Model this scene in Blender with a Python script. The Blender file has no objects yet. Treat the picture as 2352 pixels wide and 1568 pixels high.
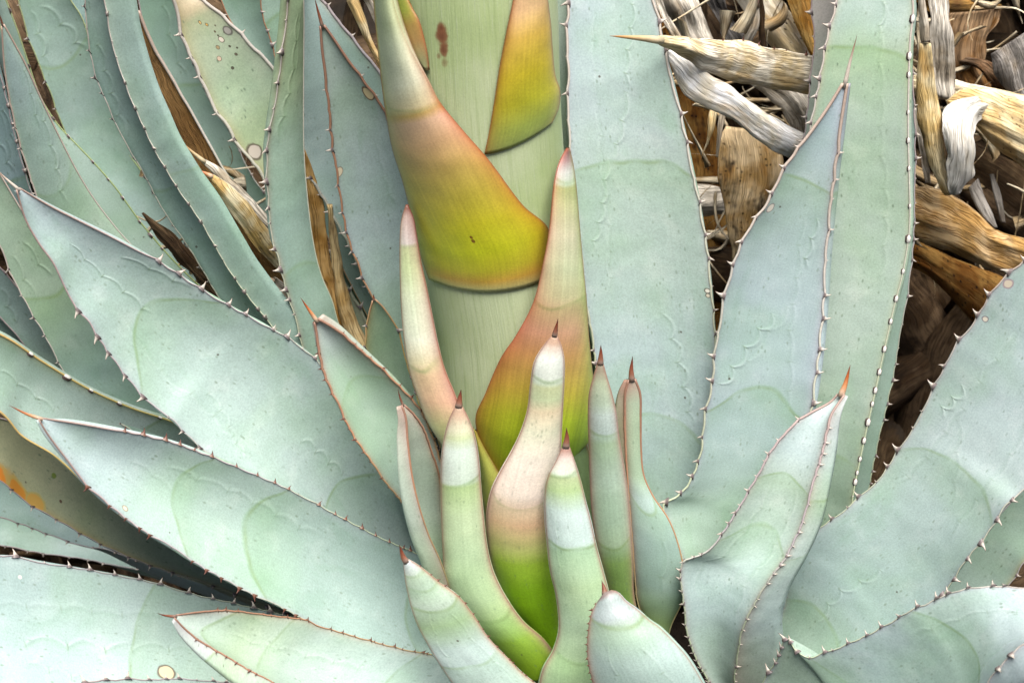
import bpy, math, random
import numpy as np
from mathutils import Vector, Matrix

# ------------------------------------------------------------------ camera, sky, sun, exposure
SC = bpy.context.scene
COL = SC.collection
PITCH = math.radians(25.0)
DIST = 1.5                      # camera to the flower stalk, metres
CAM_LOC = np.array([0.0, -DIST * math.cos(PITCH), DIST * math.sin(PITCH)])
cam_d = bpy.data.cameras.new('camera')
cam = bpy.data.objects.new('camera', cam_d)
COL.objects.link(cam)
cam.location = CAM_LOC
cam.rotation_euler = (math.radians(90) - PITCH, 0, 0)
cam_d.sensor_width = 36.0
cam_d.lens = 36.0 * DIST / 1.0
cam_d.clip_start = 0.05
cam_d.clip_end = 500
cam_d.dof.use_dof = True
cam_d.dof.focus_distance = 1.44
cam_d.dof.aperture_fstop = 9.0
SC.camera = cam

world = bpy.data.worlds.new('World')
SC.world = world
world.use_nodes = True
wn = world.node_tree
sky = wn.nodes.new('ShaderNodeTexSky')
sky.sky_type = 'NISHITA'
sky.sun_disc = False
SUN_EL, SUN_AZ = math.radians(69), math.radians(162)   # azimuth clockwise from +Y
sky.sun_elevation = SUN_EL
sky.sun_rotation = SUN_AZ
sky.air_density = 1.0
sky.dust_density = 5.0
sky.ozone_density = 1.0
wn.links.new(sky.outputs[0], wn.nodes['Background'].inputs[0])
wn.nodes['Background'].inputs[1].default_value = 0.05

sun_d = bpy.data.lights.new('sun', 'SUN')
sun = bpy.data.objects.new('sun', sun_d)
COL.objects.link(sun)
sun_d.energy = 3.4
sun_d.angle = math.radians(44)
sun_d.color = (1.0, 0.965, 0.92)
sdir = Vector((math.sin(SUN_AZ) * math.cos(SUN_EL), math.cos(SUN_AZ) * math.cos(SUN_EL), math.sin(SUN_EL)))
sun.rotation_euler = sdir.to_track_quat('Z', 'Y').to_euler()
sun.location = (0, 0, 5)

SC.view_settings.view_transform = 'Standard'
SC.view_settings.look = 'None'
SC.view_settings.gamma = 1.0
SC.view_settings.exposure = 1.5
SC.view_settings.use_curve_mapping = False
SC.render.engine = 'CYCLES'
SC.cycles.max_bounces = 5
SC.cycles.diffuse_bounces = 4
SC.cycles.glossy_bounces = 2
SC.cycles.transmission_bounces = 1
SC.cycles.use_adaptive_sampling = True
SC.cycles.adaptive_threshold = 0.02
SC.cycles.use_denoising = True

RNG = random.Random(11)
ALB = 0.62                      # surface colours are read as seen in daylight, then scaled to albedo

# ------------------------------------------------------------------ small maths
W_PX = 2352.0
CP, SP = math.cos(PITCH), math.sin(PITCH)

def at(p, Y):
    """point of the place that is seen at (x, y) of a 2352 wide picture and stands Y metres behind the stalk"""
    p = np.asarray(p, float)
    Y = np.asarray(Y, float)
    rx = (p[..., 0] - 1176.0) / W_PX / DIST
    ry = -(p[..., 1] - 784.0) / W_PX / DIST
    dy = CP + ry * SP
    dz = -SP + ry * CP
    t = (Y - CAM_LOC[1]) / dy
    return np.stack([CAM_LOC[0] + rx * t, CAM_LOC[1] + dy * t, CAM_LOC[2] + dz * t], -1)

def px_of(P):
    d = np.asarray(P) - CAM_LOC
    f = d[..., 1] * CP - d[..., 2] * SP
    up = d[..., 1] * SP + d[..., 2] * CP
    return np.stack([1176 + d[..., 0] / f * DIST * W_PX, 784 - up / f * DIST * W_PX], -1)

def lin(hexs):
    h = hexs.lstrip('#')
    c = [int(h[i:i + 2], 16) / 255 for i in (0, 2, 4)]
    return np.array([x / 12.92 if x <= 0.04045 else ((x + 0.055) / 1.055) ** 2.4 for x in c])

def alb(hexs, k=None):
    c = lin(hexs) * (ALB if k is None else k)
    return (float(c[0]), float(c[1]), float(c[2]), 1.0)

def spline(pts, n=400):
    """smooth curve through the points, evenly spaced"""
    P = np.asarray(pts, float)
    if len(P) == 1:
        return np.repeat(P, n, 0)
    d = np.sqrt(((P[1:] - P[:-1]) ** 2).sum(1)) + 1e-9
    t = np.concatenate([[0], np.cumsum(np.sqrt(d))])
    m = np.zeros_like(P)
    for i in range(len(P)):
        a, b = max(i - 1, 0), min(i + 1, len(P) - 1)
        m[i] = (P[b] - P[a]) / (t[b] - t[a])
    tt = np.linspace(0, t[-1], n * 3)
    k = np.clip(np.searchsorted(t, tt, 'right') - 1, 0, len(P) - 2)
    h = (t[k + 1] - t[k])
    s = ((tt - t[k]) / h)[:, None]
    h = h[:, None]
    Q = ((2 * s**3 - 3 * s**2 + 1) * P[k] + (s**3 - 2 * s**2 + s) * h * m[k]
         + (-2 * s**3 + 3 * s**2) * P[k + 1] + (s**3 - s**2) * h * m[k + 1])
    L = np.concatenate([[0], np.cumsum(np.sqrt(((Q[1:] - Q[:-1]) ** 2).sum(1)))])
    q = np.linspace(0, L[-1], n)
    return np.stack([np.interp(q, L, Q[:, j]) for j in range(P.shape[1])], 1)

def prof(vals, v):
    """value list spread evenly over v = 0..1, smoothly"""
    vals = np.atleast_1d(np.asarray(vals, float))
    if len(vals) == 1:
        return np.full_like(v, vals[0])
    c = spline(np.stack([np.arange(len(vals)) * 1.0, vals], 1), 200)
    return np.interp(v * (len(vals) - 1), c[:, 0], c[:, 1])

def unit(a):
    return a / (np.sqrt((a * a).sum(-1, keepdims=True)) + 1e-12)

def vnoise(x, y, seed=0):
    """smooth value noise on arrays"""
    xi, yi = np.floor(x).astype(np.int64), np.floor(y).astype(np.int64)
    fx, fy = x - xi, y - yi
    fx, fy = fx * fx * (3 - 2 * fx), fy * fy * (3 - 2 * fy)
    def h(a, b):
        n = (a * 374761393 + b * 668265263 + seed * 1442695041) & 0x7fffffff
        n = ((n ^ (n >> 13)) * 1274126177) & 0x7fffffff
        return ((n ^ (n >> 16)) & 0xffff) / 65535.0
    return (h(xi, yi) * (1 - fx) + h(xi + 1, yi) * fx) * (1 - fy) + (h(xi, yi + 1) * (1 - fx) + h(xi + 1, yi + 1) * fx) * fy

# ------------------------------------------------------------------ node helper
class N:
    def __init__(self, name):
        self.mat = bpy.data.materials.new(name)
        self.mat.use_nodes = True
        self.t = self.mat.node_tree
        self.bsdf = self.t.nodes['Principled BSDF']
    def put(self, sock, v):
        if isinstance(v, E):
            v = v.s
        if isinstance(v, bpy.types.NodeSocket):
            self.t.links.new(v, sock)
        else:
            sock.default_value = v
    def node(self, typ, **kw):
        n = self.t.nodes.new(typ)
        for k, v in kw.items():
            setattr(n, k, v)
        return n
    def m(self, op, *a, clamp=False):
        n = self.node('ShaderNodeMath', operation=op, use_clamp=clamp)
        for i, v in enumerate(a):
            self.put(n.inputs[i], v)
        return E(self, n.outputs[0])
    def attr(self, name):
        return E(self, self.node('ShaderNodeAttribute', attribute_name=name).outputs['Fac'])
    def vec(self, x, y, z):
        n = self.node('ShaderNodeCombineXYZ')
        for i, v in enumerate((x, y, z)):
            self.put(n.inputs[i], v)
        return E(self, n.outputs[0])
    def noise(self, v, scale, detail=2.0, rough=0.5, dist=0.0):
        n = self.node('ShaderNodeTexNoise')
        self.put(n.inputs['Vector'], v)
        n.inputs['Scale'].default_value = scale
        n.inputs['Detail'].default_value = detail
        n.inputs['Roughness'].default_value = rough
        n.inputs['Distortion'].default_value = dist
        return E(self, n.outputs[0])
    def voro(self, v, scale):
        n = self.node('ShaderNodeTexVoronoi')
        self.put(n.inputs['Vector'], v)
        n.inputs['Scale'].default_value = scale
        sep = self.node('ShaderNodeSeparateColor')
        self.t.links.new(n.outputs['Color'], sep.inputs[0])
        return E(self, n.outputs['Distance']), E(self, sep.outputs[0]), E(self, sep.outputs[1])
    def step(self, x, a, b, lo=0.0, hi=1.0):
        n = self.node('ShaderNodeMapRange', interpolation_type='SMOOTHSTEP')
        self.put(n.inputs[0], x)
        n.inputs[1].default_value = a
        n.inputs[2].default_value = b
        n.inputs[3].default_value = lo
        n.inputs[4].default_value = hi
        return E(self, n.outputs[0])
    def gauss(self, x, sig):
        y = x * (1.0 / sig)
        return self.m('POWER', 2.71828, (y * y) * -1.0)
    def mix(self, f, a, b):
        n = self.node('ShaderNodeMix', data_type='RGBA')
        self.put(n.inputs[0], f)
        self.put(n.inputs[6], a)
        self.put(n.inputs[7], b)
        return E(self, n.outputs[2])
    def scale(self, c, f):
        n = self.node('ShaderNodeVectorMath', operation='SCALE')
        self.put(n.inputs[0], c)
        self.put(n.inputs[3], f)
        return E(self, n.outputs[0])
    def vmul(self, c, rgb):
        n = self.node('ShaderNodeVectorMath', operation='MULTIPLY')
        self.put(n.inputs[0], c[:3] if isinstance(c, tuple) else c)
        n.inputs[1].default_value = rgb[:3]
        return E(self, n.outputs[0])
    def ramp(self, f, stops):
        n = self.node('ShaderNodeValToRGB')
        el = n.color_ramp.elements
        stops = sorted(stops, key=lambda s: s[0])
        el[0].position, el[0].color = stops[0]
        if len(stops) == 1:
            el.remove(el[1])
        else:
            el[1].position, el[1].color = stops[-1]
            for p, c in stops[1:-1]:
                e = el.new(p)
                e.color = c
        self.put(n.inputs[0], f)
        return E(self, n.outputs[0])
    def bump(self, h, strength=1.0):
        n = self.node('ShaderNodeBump')
        n.inputs['Strength'].default_value = strength
        n.inputs['Distance'].default_value = 1.0
        self.put(n.inputs['Height'], h)
        self.t.links.new(n.outputs[0], self.bsdf.inputs['Normal'])
    def done(self, color, rough=0.5, spec=0.5):
        self.put(self.bsdf.inputs['Base Color'], color)
        self.put(self.bsdf.inputs['Roughness'], rough)
        self.bsdf.inputs['Specular IOR Level'].default_value = spec
        return self.mat

class E:
    def __init__(self, n, s):
        self.n, self.s = n, s
    def __add__(self, o): return self.n.m('ADD', self, o)
    __radd__ = __add__
    def __sub__(self, o): return self.n.m('SUBTRACT', self, o)
    def __rsub__(self, o): return self.n.m('SUBTRACT', o, self)
    def __mul__(self, o): return self.n.m('MULTIPLY', self, o)
    __rmul__ = __mul__
    def __abs__(self): return self.n.m('ABSOLUTE', self)

# ------------------------------------------------------------------ materials
GREEN_LINE = alb('#7d965c')

def skin(h, d=0.20):
    c = np.array(alb(h)[:3])
    g = float((c * np.array([0.25, 0.6, 0.15])).sum())
    c = (c * (1 - d) + g * d) * np.array([0.84, 0.865, 0.885])
    return (float(c[0]), float(c[1]), float(c[2]), 1.0)

def leaf_material(name, stops, length, wref, arcs=(), prints=(), edge=None, speck=1.0, mott=1.0,
                  streak=0.05, seed=0.0, rough=0.5, blots=(), spec=0.4, edge_rel=False, edge_line=None):
    """living agave skin: waxy bloom over green, bud prints pressed by the neighbours with painted highlight and shade, specks, tinted margins"""
    n = N(name)
    vm, u, um, ed, bk = n.attr('vm'), n.attr('u'), n.attr('um'), n.attr('ed'), n.attr('bk')
    P = n.vec(um, vm, bk * 3.0 + seed)
    c = n.ramp(vm * (1.0 / length), stops)
    n1 = n.noise(P, 11.0, 2.0, 0.55)
    n2 = n.noise(P, 38.0, 3.0, 0.6)
    fine = n.noise(P, 620.0, 1.0, 0.6)
    wn_ = n.noise(P, 16.0, 0.0)
    wn2 = n.noise(P, 55.0, 0.0)
    S = n.vec(um * 430.0, vm * 6.0, seed)
    st = n.noise(S, 1.0, 2.0, 0.6)
    green = n.vmul(c, (0.86, 0.95, 0.80))
    c = n.mix(n.step(n1, 0.42, 0.68, 0.0, 0.75 * mott), c, green)
    bloom = n.vmul(c, (1.24, 1.15, 1.17))
    c = n.mix(n.step(n2, 0.5, 0.75, 0.0, 0.6 * mott), c, bloom)
    wob = (wn_ - 0.5) * 0.030 + (wn2 - 0.5) * 0.004
    uu = u * u
    for v0, k, amt, side in arcs:
        t = vm - v0 + uu * k + wob
        if side < 0:
            t = t * -1.0
        below = n.step(t, -0.045, 0.0, 0.0, 1.0) * n.step(t, 0.0, 0.0025, 1.0, 0.0)
        c = n.mix(below * (0.34 * amt), c, n.vmul(c, (0.70, 0.86, 0.56)))
        c = n.mix(n.gauss(t + 0.0012, 0.0016) * n.step(wn2, 0.2, 0.65, 0.15, 1.0) * (0.48 * amt), c, GREEN_LINE)
        c = n.mix(n.step(t, 0.0, 0.002, 0.0, 0.22 * amt) * n.step(t, 0.01, 0.05, 1.0, 0.0), c, n.vmul(c, (1.22, 1.14, 1.18)))
    uw = u * wref
    height = (fine - 0.5) * 0.00006 + (wn2 - 0.5) * 0.0007
    for ua, va, ub, vb, cnt, amp, amt in prints:
        ax_, bx_ = ua * wref, ub * wref
        ln = math.hypot(bx_ - ax_, vb - va)
        ex, ey = (bx_ - ax_) / ln, (vb - va) / ln
        px_, py_ = uw - ax_, vm - va
        s = (px_ * ex + py_ * ey) * (1.0 / ln)
        q = py_ * ex - px_ * ey + (wn_ - 0.5) * 0.010
        cell = n.m('ABSOLUTE', n.m('SINE', (s * cnt + (wn_ - 0.5) * 0.5) * math.pi))
        rng_ = n.step(s, -0.05, 0.06) * n.step(s, 0.92, 1.05, 1.0, 0.0) * n.step(bk, 0.2, 0.6, 1.0, 0.0)
        du = q - n.m('POWER', cell, 0.75) * (amp * 0.85)
        line = n.gauss(du, 0.0013) * rng_ * n.step(wn2, 0.2, 0.6, 0.25, 1.0)
        c = n.mix(line * (0.62 * amt), c, n.vmul(c, (1.30, 1.24, 1.26)))  # highlight along the lip of the print, put into the colour
        dk = n.gauss(du + (0.0028 if amp > 0 else -0.0028), 0.0020) * rng_
        c = n.mix(n.gauss(du + (0.010 if amp > 0 else -0.010), 0.008) * rng_ * (0.35 * amt), c, n.vmul(c, (0.90, 0.97, 0.92)))  # broad soft shade beside the print, put into the colour
        c = n.mix(dk * (0.32 * amt), c, n.vmul(c, (0.72, 0.84, 0.68)))  # narrow shade at the foot of the lip, also in the colour
        cusp = n.step(cell, 0.0, 0.16, 1.0, 0.0) * n.gauss(du, 0.0030) * rng_
        c = n.mix(cusp * (0.70 * amt), c, alb('#6d8863'))
        height = height + n.gauss(du, 0.0020) * rng_ * (0.00045 * amt)
    estr = 0.6 if not edge_rel else 0.75
    if edge:
        cl, sl, cr, sr = edge
        if not edge_rel:
            sl, sr = sl * 0.6, sr * 0.6
        left = n.m('LESS_THAN', u, 0.0)
        if edge_rel:
            ed = (1.0 - abs(u)) * wref
        if cl:
            c = n.mix(n.m('POWER', 2.71828, ed * (-1.0 / sl)) * left * estr, c, alb(cl))
        if cr:
            c = n.mix(n.m('POWER', 2.71828, ed * (-1.0 / sr)) * (1.0 - left) * estr, c, alb(cr))
    if edge_line:
        c = n.mix(n.m('POWER', 2.71828, n.attr('ed') * (-1.0 / 0.0009)) * 0.9, c, alb(edge_line))
    c = n.scale(c, st * (streak * 2) + (1.0 - streak))
    rub = n.noise(n.vec(um * 30.0, vm * 9.0, seed + 2.0), 1.0, 3.0, 0.7, 0.6)
    c = n.mix(n.step(rub, 0.56, 0.72, 0.0, 0.45 * mott), c, n.vmul(c, (0.80, 0.90, 0.80)))
    c = n.mix(n.step(rub, 0.42, 0.28, 0.0, 0.35 * mott), c, n.vmul(c, (1.14, 1.09, 1.11)))
    c = n.scale(c, fine * 0.44 + 0.78)
    if speck > 0:
        d, r1, r2 = n.voro(n.vec(um, vm * 0.55, seed + 7.0), 300.0)
        sp = n.step(d, 0.12, 0.45, 1.0, 0.0) * n.step(r1, 0.72, 0.90) * n.step(n2, 0.40, 0.62)
        c = n.mix(sp * min(0.8, 0.55 * speck), c, alb('#647a60'))
        d, r1, r2 = n.voro(n.vec(um, vm, seed + 3.0), 62.0)
        sp = n.step(d, 0.05, 0.10, 1.0, 0.0) * n.step(r1, 0.955 - 0.03 * speck, 0.965 - 0.03 * speck)
        c = n.mix(sp * 0.85, c, alb('#4a4436'))
    for (bu, bv, br, col, rim) in blots:
        du = (u - bu) * wref
        dv = vm - bv
        dist = n.m('SQRT', du * du + dv * dv) * (1.15 if br < 0.012 else 1.0) + (wn_ - 0.5) * (br * 1.5) + (wn2 - 0.5) * (br * 0.9) + (n2 - 0.5) * (br * 1.3)
        if rim:
            c = n.mix(n.step(dist, br * 1.05, br * 1.35, 0.9, 0.0), c, alb(rim))
        c = n.mix(n.step(dist, br * 0.8, br, 0.95, 0.0), c, alb(col))
    n.bump(height)
    return n.done(c, (n2 * 0.2 + (rough - 0.1)), spec)

def ramp_material(name, stops, rough=0.45, noise_amt=0.25):
    n = N(name)
    v = n.attr('v')
    g = n.node('ShaderNodeNewGeometry')
    ns = n.noise(E(n, g.outputs['Position']), 260.0, 3.0, 0.6)
    c = n.ramp(v + (ns - 0.5) * 0.12, [(p, alb(h)) for p, h in stops])
    c = n.scale(c, ns * (2 * noise_amt) + (1 - noise_amt))
    n.bump(ns * 0.0003)
    return n.done(c, rough, 0.4)

M_SPINE = ramp_material('spine_brown', [(0, '#8d7a6e'), (0.25, '#8a5a44'), (0.6, '#7a3a22'), (1, '#3a1c14')])
M_SPINE_ORANGE = ramp_material('spine_orange', [(0, '#c9b29a'), (0.3, '#c98a5a'), (0.6, '#b05a20'), (1, '#5a2a12')])
M_SPINE_TAN = ramp_material('spine_tan', [(0, '#d6c6a4'), (0.5, '#d0b080'), (0.85, '#b88040'), (1, '#6a3a18')])
M_SPINE_PALE = ramp_material('spine_pale', [(0, '#cfc4b6'), (0.4, '#d8cabb'), (0.75, '#a98a76'), (1, '#5a3a2a')])
M_TOOTH = ramp_material('tooth_pale', [(0, '#6d6264'), (0.22, '#7d706c'), (0.42, '#c8beb2'), (0.75, '#cfc2b4'), (1, '#7a4630')])
M_TOOTH_DARK = ramp_material('tooth_dark', [(0, '#8a6a58'), (0.4, '#6a3e30'), (1, '#54281c')])
M_TOOTH_SCAR = ramp_material('tooth_scar', [(0, '#5a4844'), (0.30, '#5a4844'), (0.42, '#e4e0d6'), (1, '#f0ece4')])
M_TOOTH_GREEN = ramp_material('tooth_green', [(0, '#a9bb84'), (0.5, '#c2c890'), (1, '#8a6238')])
M_MARGIN = ramp_material('margin_grey', [(0, '#aebf98'), (0.3, '#b4bda2'), (0.55, '#b4acae'), (0.8, '#b4a2a0'), (1, '#a48a7e')], 0.5)
M_MARGIN_PALE = ramp_material('margin_pale', [(0, '#b4c49a'), (0.3, '#c0c6aa'), (0.6, '#cfc8be'), (1, '#b8a090')], 0.5)
M_MARGIN_RUST = ramp_material('margin_rust', [(0, '#b4b880'), (0.3, '#bc9c74'), (0.6, '#b88868'), (1, '#94705e')], 0.5)
M_MARGIN_YELLOW = ramp_material('margin_yellow', [(0, '#a9b56a'), (0.4, '#c2b868'), (0.75, '#cfae70'), (1, '#b08a68')], 0.5)
M_MARGIN_GREEN = ramp_material('margin_green', [(0, '#8fa84e'), (0.5, '#a8b87a'), (1, '#b4b89a')], 0.5)
MARGIN = dict(grey=M_MARGIN, pale=M_MARGIN_PALE, rust=M_MARGIN_RUST, yellow=M_MARGIN_YELLOW, green=M_MARGIN_GREEN)
TOOTH = dict(pale=M_TOOTH, dark=M_TOOTH_DARK, scar=M_TOOTH_SCAR, green=M_TOOTH_GREEN)
SPINE = dict(brown=M_SPINE, orange=M_SPINE_ORANGE, tan=M_SPINE_TAN, pale=M_SPINE_PALE)

def dry_material(name, light, mid, dark, stripe=1.0, spots=0.3, stain=0.4, seed=0.0, freq=1.0, stain_col='#4a4238', rust=0.55):
    """withered leaf: fibres, weather-bleached tops, black mould spots and rusty stains"""
    n = N(name)
    vm, um, bk = n.attr('vm'), n.attr('um'), n.attr('bk')
    P = n.vec(um, vm, bk * 2.0 + seed)
    big = n.noise(P, 22.0, 3.0, 0.65)
    warp = n.noise(P, 26.0, 2.0, 0.5)
    S = n.vec(um * (420.0 * freq) + (warp - 0.5) * 5.0, vm * 13.0, seed)
    st = n.noise(S, 1.0, 2.0, 0.6)
    S2 = n.vec(um * (1500.0 * freq) + (warp - 0.5) * 14.0, vm * 26.0, seed + 5.0)
    st2 = n.noise(S2, 1.0, 2.0, 0.65)
    c = n.mix(n.step(big, 0.38, 0.62), alb(light, 0.80), alb(mid, 0.70))
    rn = n.noise(n.vec(um * 1.4, vm * 0.5, seed + 21.0), 34.0, 2.0, 0.6)
    c = n.mix(n.step(rn, 0.56, 0.70, 0.0, rust), c, n.vmul(alb(mid, 0.62), (1.0, 0.80, 0.52)))
    crack = n.step(abs(st - 0.5), 0.0, 0.055, 1.0, 0.0)
    c = n.mix(crack * (0.65 * stripe), c, alb(dark))
    c = n.mix(n.step(st2, 0.54, 0.70, 0.0, 0.45 * stripe), c, n.vmul(alb(dark), (1.15, 1.1, 1.0)))
    c = n.scale(c, st2 * 0.5 + 0.78)
    blot = n.noise(n.vec(um, vm * 0.6, seed + 11.0), 26.0, 4.0, 0.68)
    c = n.mix(n.step(blot, 0.55, 0.66, 0.0, stain), c, alb(stain_col))
    if spots > 0:
        d, r1, r2 = n.voro(n.vec(um, vm, seed + 2.0), 190.0)
        sp = n.step(d, 0.14, 0.36, 1.0, 0.0) * n.step(r1, 0.55, 0.62) * n.step(big, 0.40, 0.55)
        c = n.mix(sp * spots, c, alb('#231a12'))
    n.bump((1.0 - crack) * 0.0009 + st2 * 0.0012 + blot * 0.0014)
    return n.done(c, 0.8, 0.15)

# ------------------------------------------------------------------ mesh helpers
def mesh_from(name, verts, faces, attrs=None, mat=None, smooth=True):
    me = bpy.data.meshes.new(name)
    me.from_pydata(np.asarray(verts).tolist(), [], faces)
    for k, a in (attrs or {}).items():
        at_ = me.attributes.new(k, 'FLOAT', 'POINT')
        at_.data.foreach_set('value', np.asarray(a, np.float32).ravel())
    if smooth:
        me.polygons.foreach_set('use_smooth', np.ones(len(me.polygons), bool))
    if mat:
        me.materials.append(mat)
    me.update()
    return me

def link(name, me, parent=None, loc=None):
    o = bpy.data.objects.new(name, me)
    COL.objects.link(o)
    if parent:
        o.parent = parent
    if loc is not None:
        o.location = loc
    return o

def grid_faces(nv, nu, off=0, flip=False, wrap=False):
    f = []
    for i in range(nv - 1):
        for j in range(nu if wrap else nu - 1):
            a = off + i * nu + j
            b = off + i * nu + (j + 1) % nu
            c, d = b + nu, a + nu
            f.append((a, b, c, d) if not flip else (d, c, b, a))
    return f

def tube_mesh(name, path, rad, mat, sides=8, flat=1.0, flat_dir=None, cap=True):
    P = np.asarray(path, float)
    n = len(P)
    T = unit(np.gradient(P, axis=0))
    ref = np.array([0.0, -1.0, 0.25]) if flat_dir is None else np.asarray(flat_dir)
    A = unit(np.cross(T, ref))
    B = unit(np.cross(A, T))
    rad = np.broadcast_to(np.asarray(rad, float), (n,))
    th = np.linspace(0, 2 * math.pi, sides, endpoint=False)
    V = (P[:, None] + A[:, None] * (np.cos(th)[None, :, None] * rad[:, None, None])
         + B[:, None] * (np.sin(th)[None, :, None] * rad[:, None, None] * flat))
    F = grid_faces(n, sides, wrap=True)
    V = V.reshape(-1, 3)
    if cap:
        F.append(tuple(range(sides))[::-1])
        F.append(tuple((n - 1) * sides + k for k in range(sides)))
    v = np.repeat(np.linspace(0, 1, n), sides)
    return mesh_from(name, V, F, {'v': v}, mat)

# one marginal tooth, 1 unit long along +y, hooked along +x; two versions: prickle and blunt scar
def tooth_geom(kind):
    rings = ([(-0.25, 0.62, 0.30, 0.0), (0.02, 0.44, 0.26, 0.02), (0.22, 0.24, 0.17, 0.05), (0.55, 0.12, 0.09, 0.14), (0.82, 0.06, 0.05, 0.27)]
             if kind != 'scar' else [(-0.3, 0.66, 0.34, 0.0), (0.04, 0.62, 0.32, 0.0), (0.10, 0.50, 0.25, 0.0), (0.18, 0.40, 0.20, 0.0), (0.22, 0.22, 0.10, 0.0)])
    tip = (0.40, 1.0, 0.0) if kind != 'scar' else (0.0, 0.24, 0.0)
    V, v = [], []
    for k, (y, a, b, x) in enumerate(rings):
        for j in range(6):
            t = j * math.pi / 3
            V.append((x + a * math.cos(t), y, b * math.sin(t)))
            v.append(k / len(rings))
    V.append(tip)
    v.append(1.0)
    F = grid_faces(len(rings), 6, wrap=True)
    o = (len(rings) - 1) * 6
    F += [(o + j, o + (j + 1) % 6, len(V) - 1) for j in range(6)]
    return np.array(V), F, np.array(v)

TOOTH_GEOM = {k: tooth_geom(k) for k in ('pale', 'dark', 'scar', 'green')}
TOOTH_MESH = {k: mesh_from('tooth_' + k, g[0], g[1], {'v': g[2]}, TOOTH[k]) for k, g in TOOTH_GEOM.items()}
ALL_TEETH = []          # (score, leaf object, kind, 4x4 matrix)

# ------------------------------------------------------------------ the flower stalk, first its axis and radius (leaves lean on it)
_ax = spline([(1052, -520), (1085, 0), (1102, 300), (1140, 560), (1168, 750), (1180, 1000), (1195, 1300), (1200, 1520)], 300)
STALK_P = at(_ax, 0.0)
_rp = np.interp(_ax[:, 1], [-520, 0, 300, 560, 750, 1000, 1300, 1520], [190, 196, 190, 178, 172, 168, 165, 160])
_edge = at(_ax + np.stack([_rp, 0 * _rp], 1), 0.0)
STALK_R = _edge[:, 0] - STALK_P[:, 0]
_o = np.argsort(STALK_P[:, 2])
def stalk_at(z):
    return (np.interp(z, STALK_P[_o, 2], STALK_P[_o, 0]), np.interp(z, STALK_P[_o, 2], STALK_R[_o]))

# ------------------------------------------------------------------ one leaf (or bract, or dry leaf)
LEAF_NO = [0]

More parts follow.
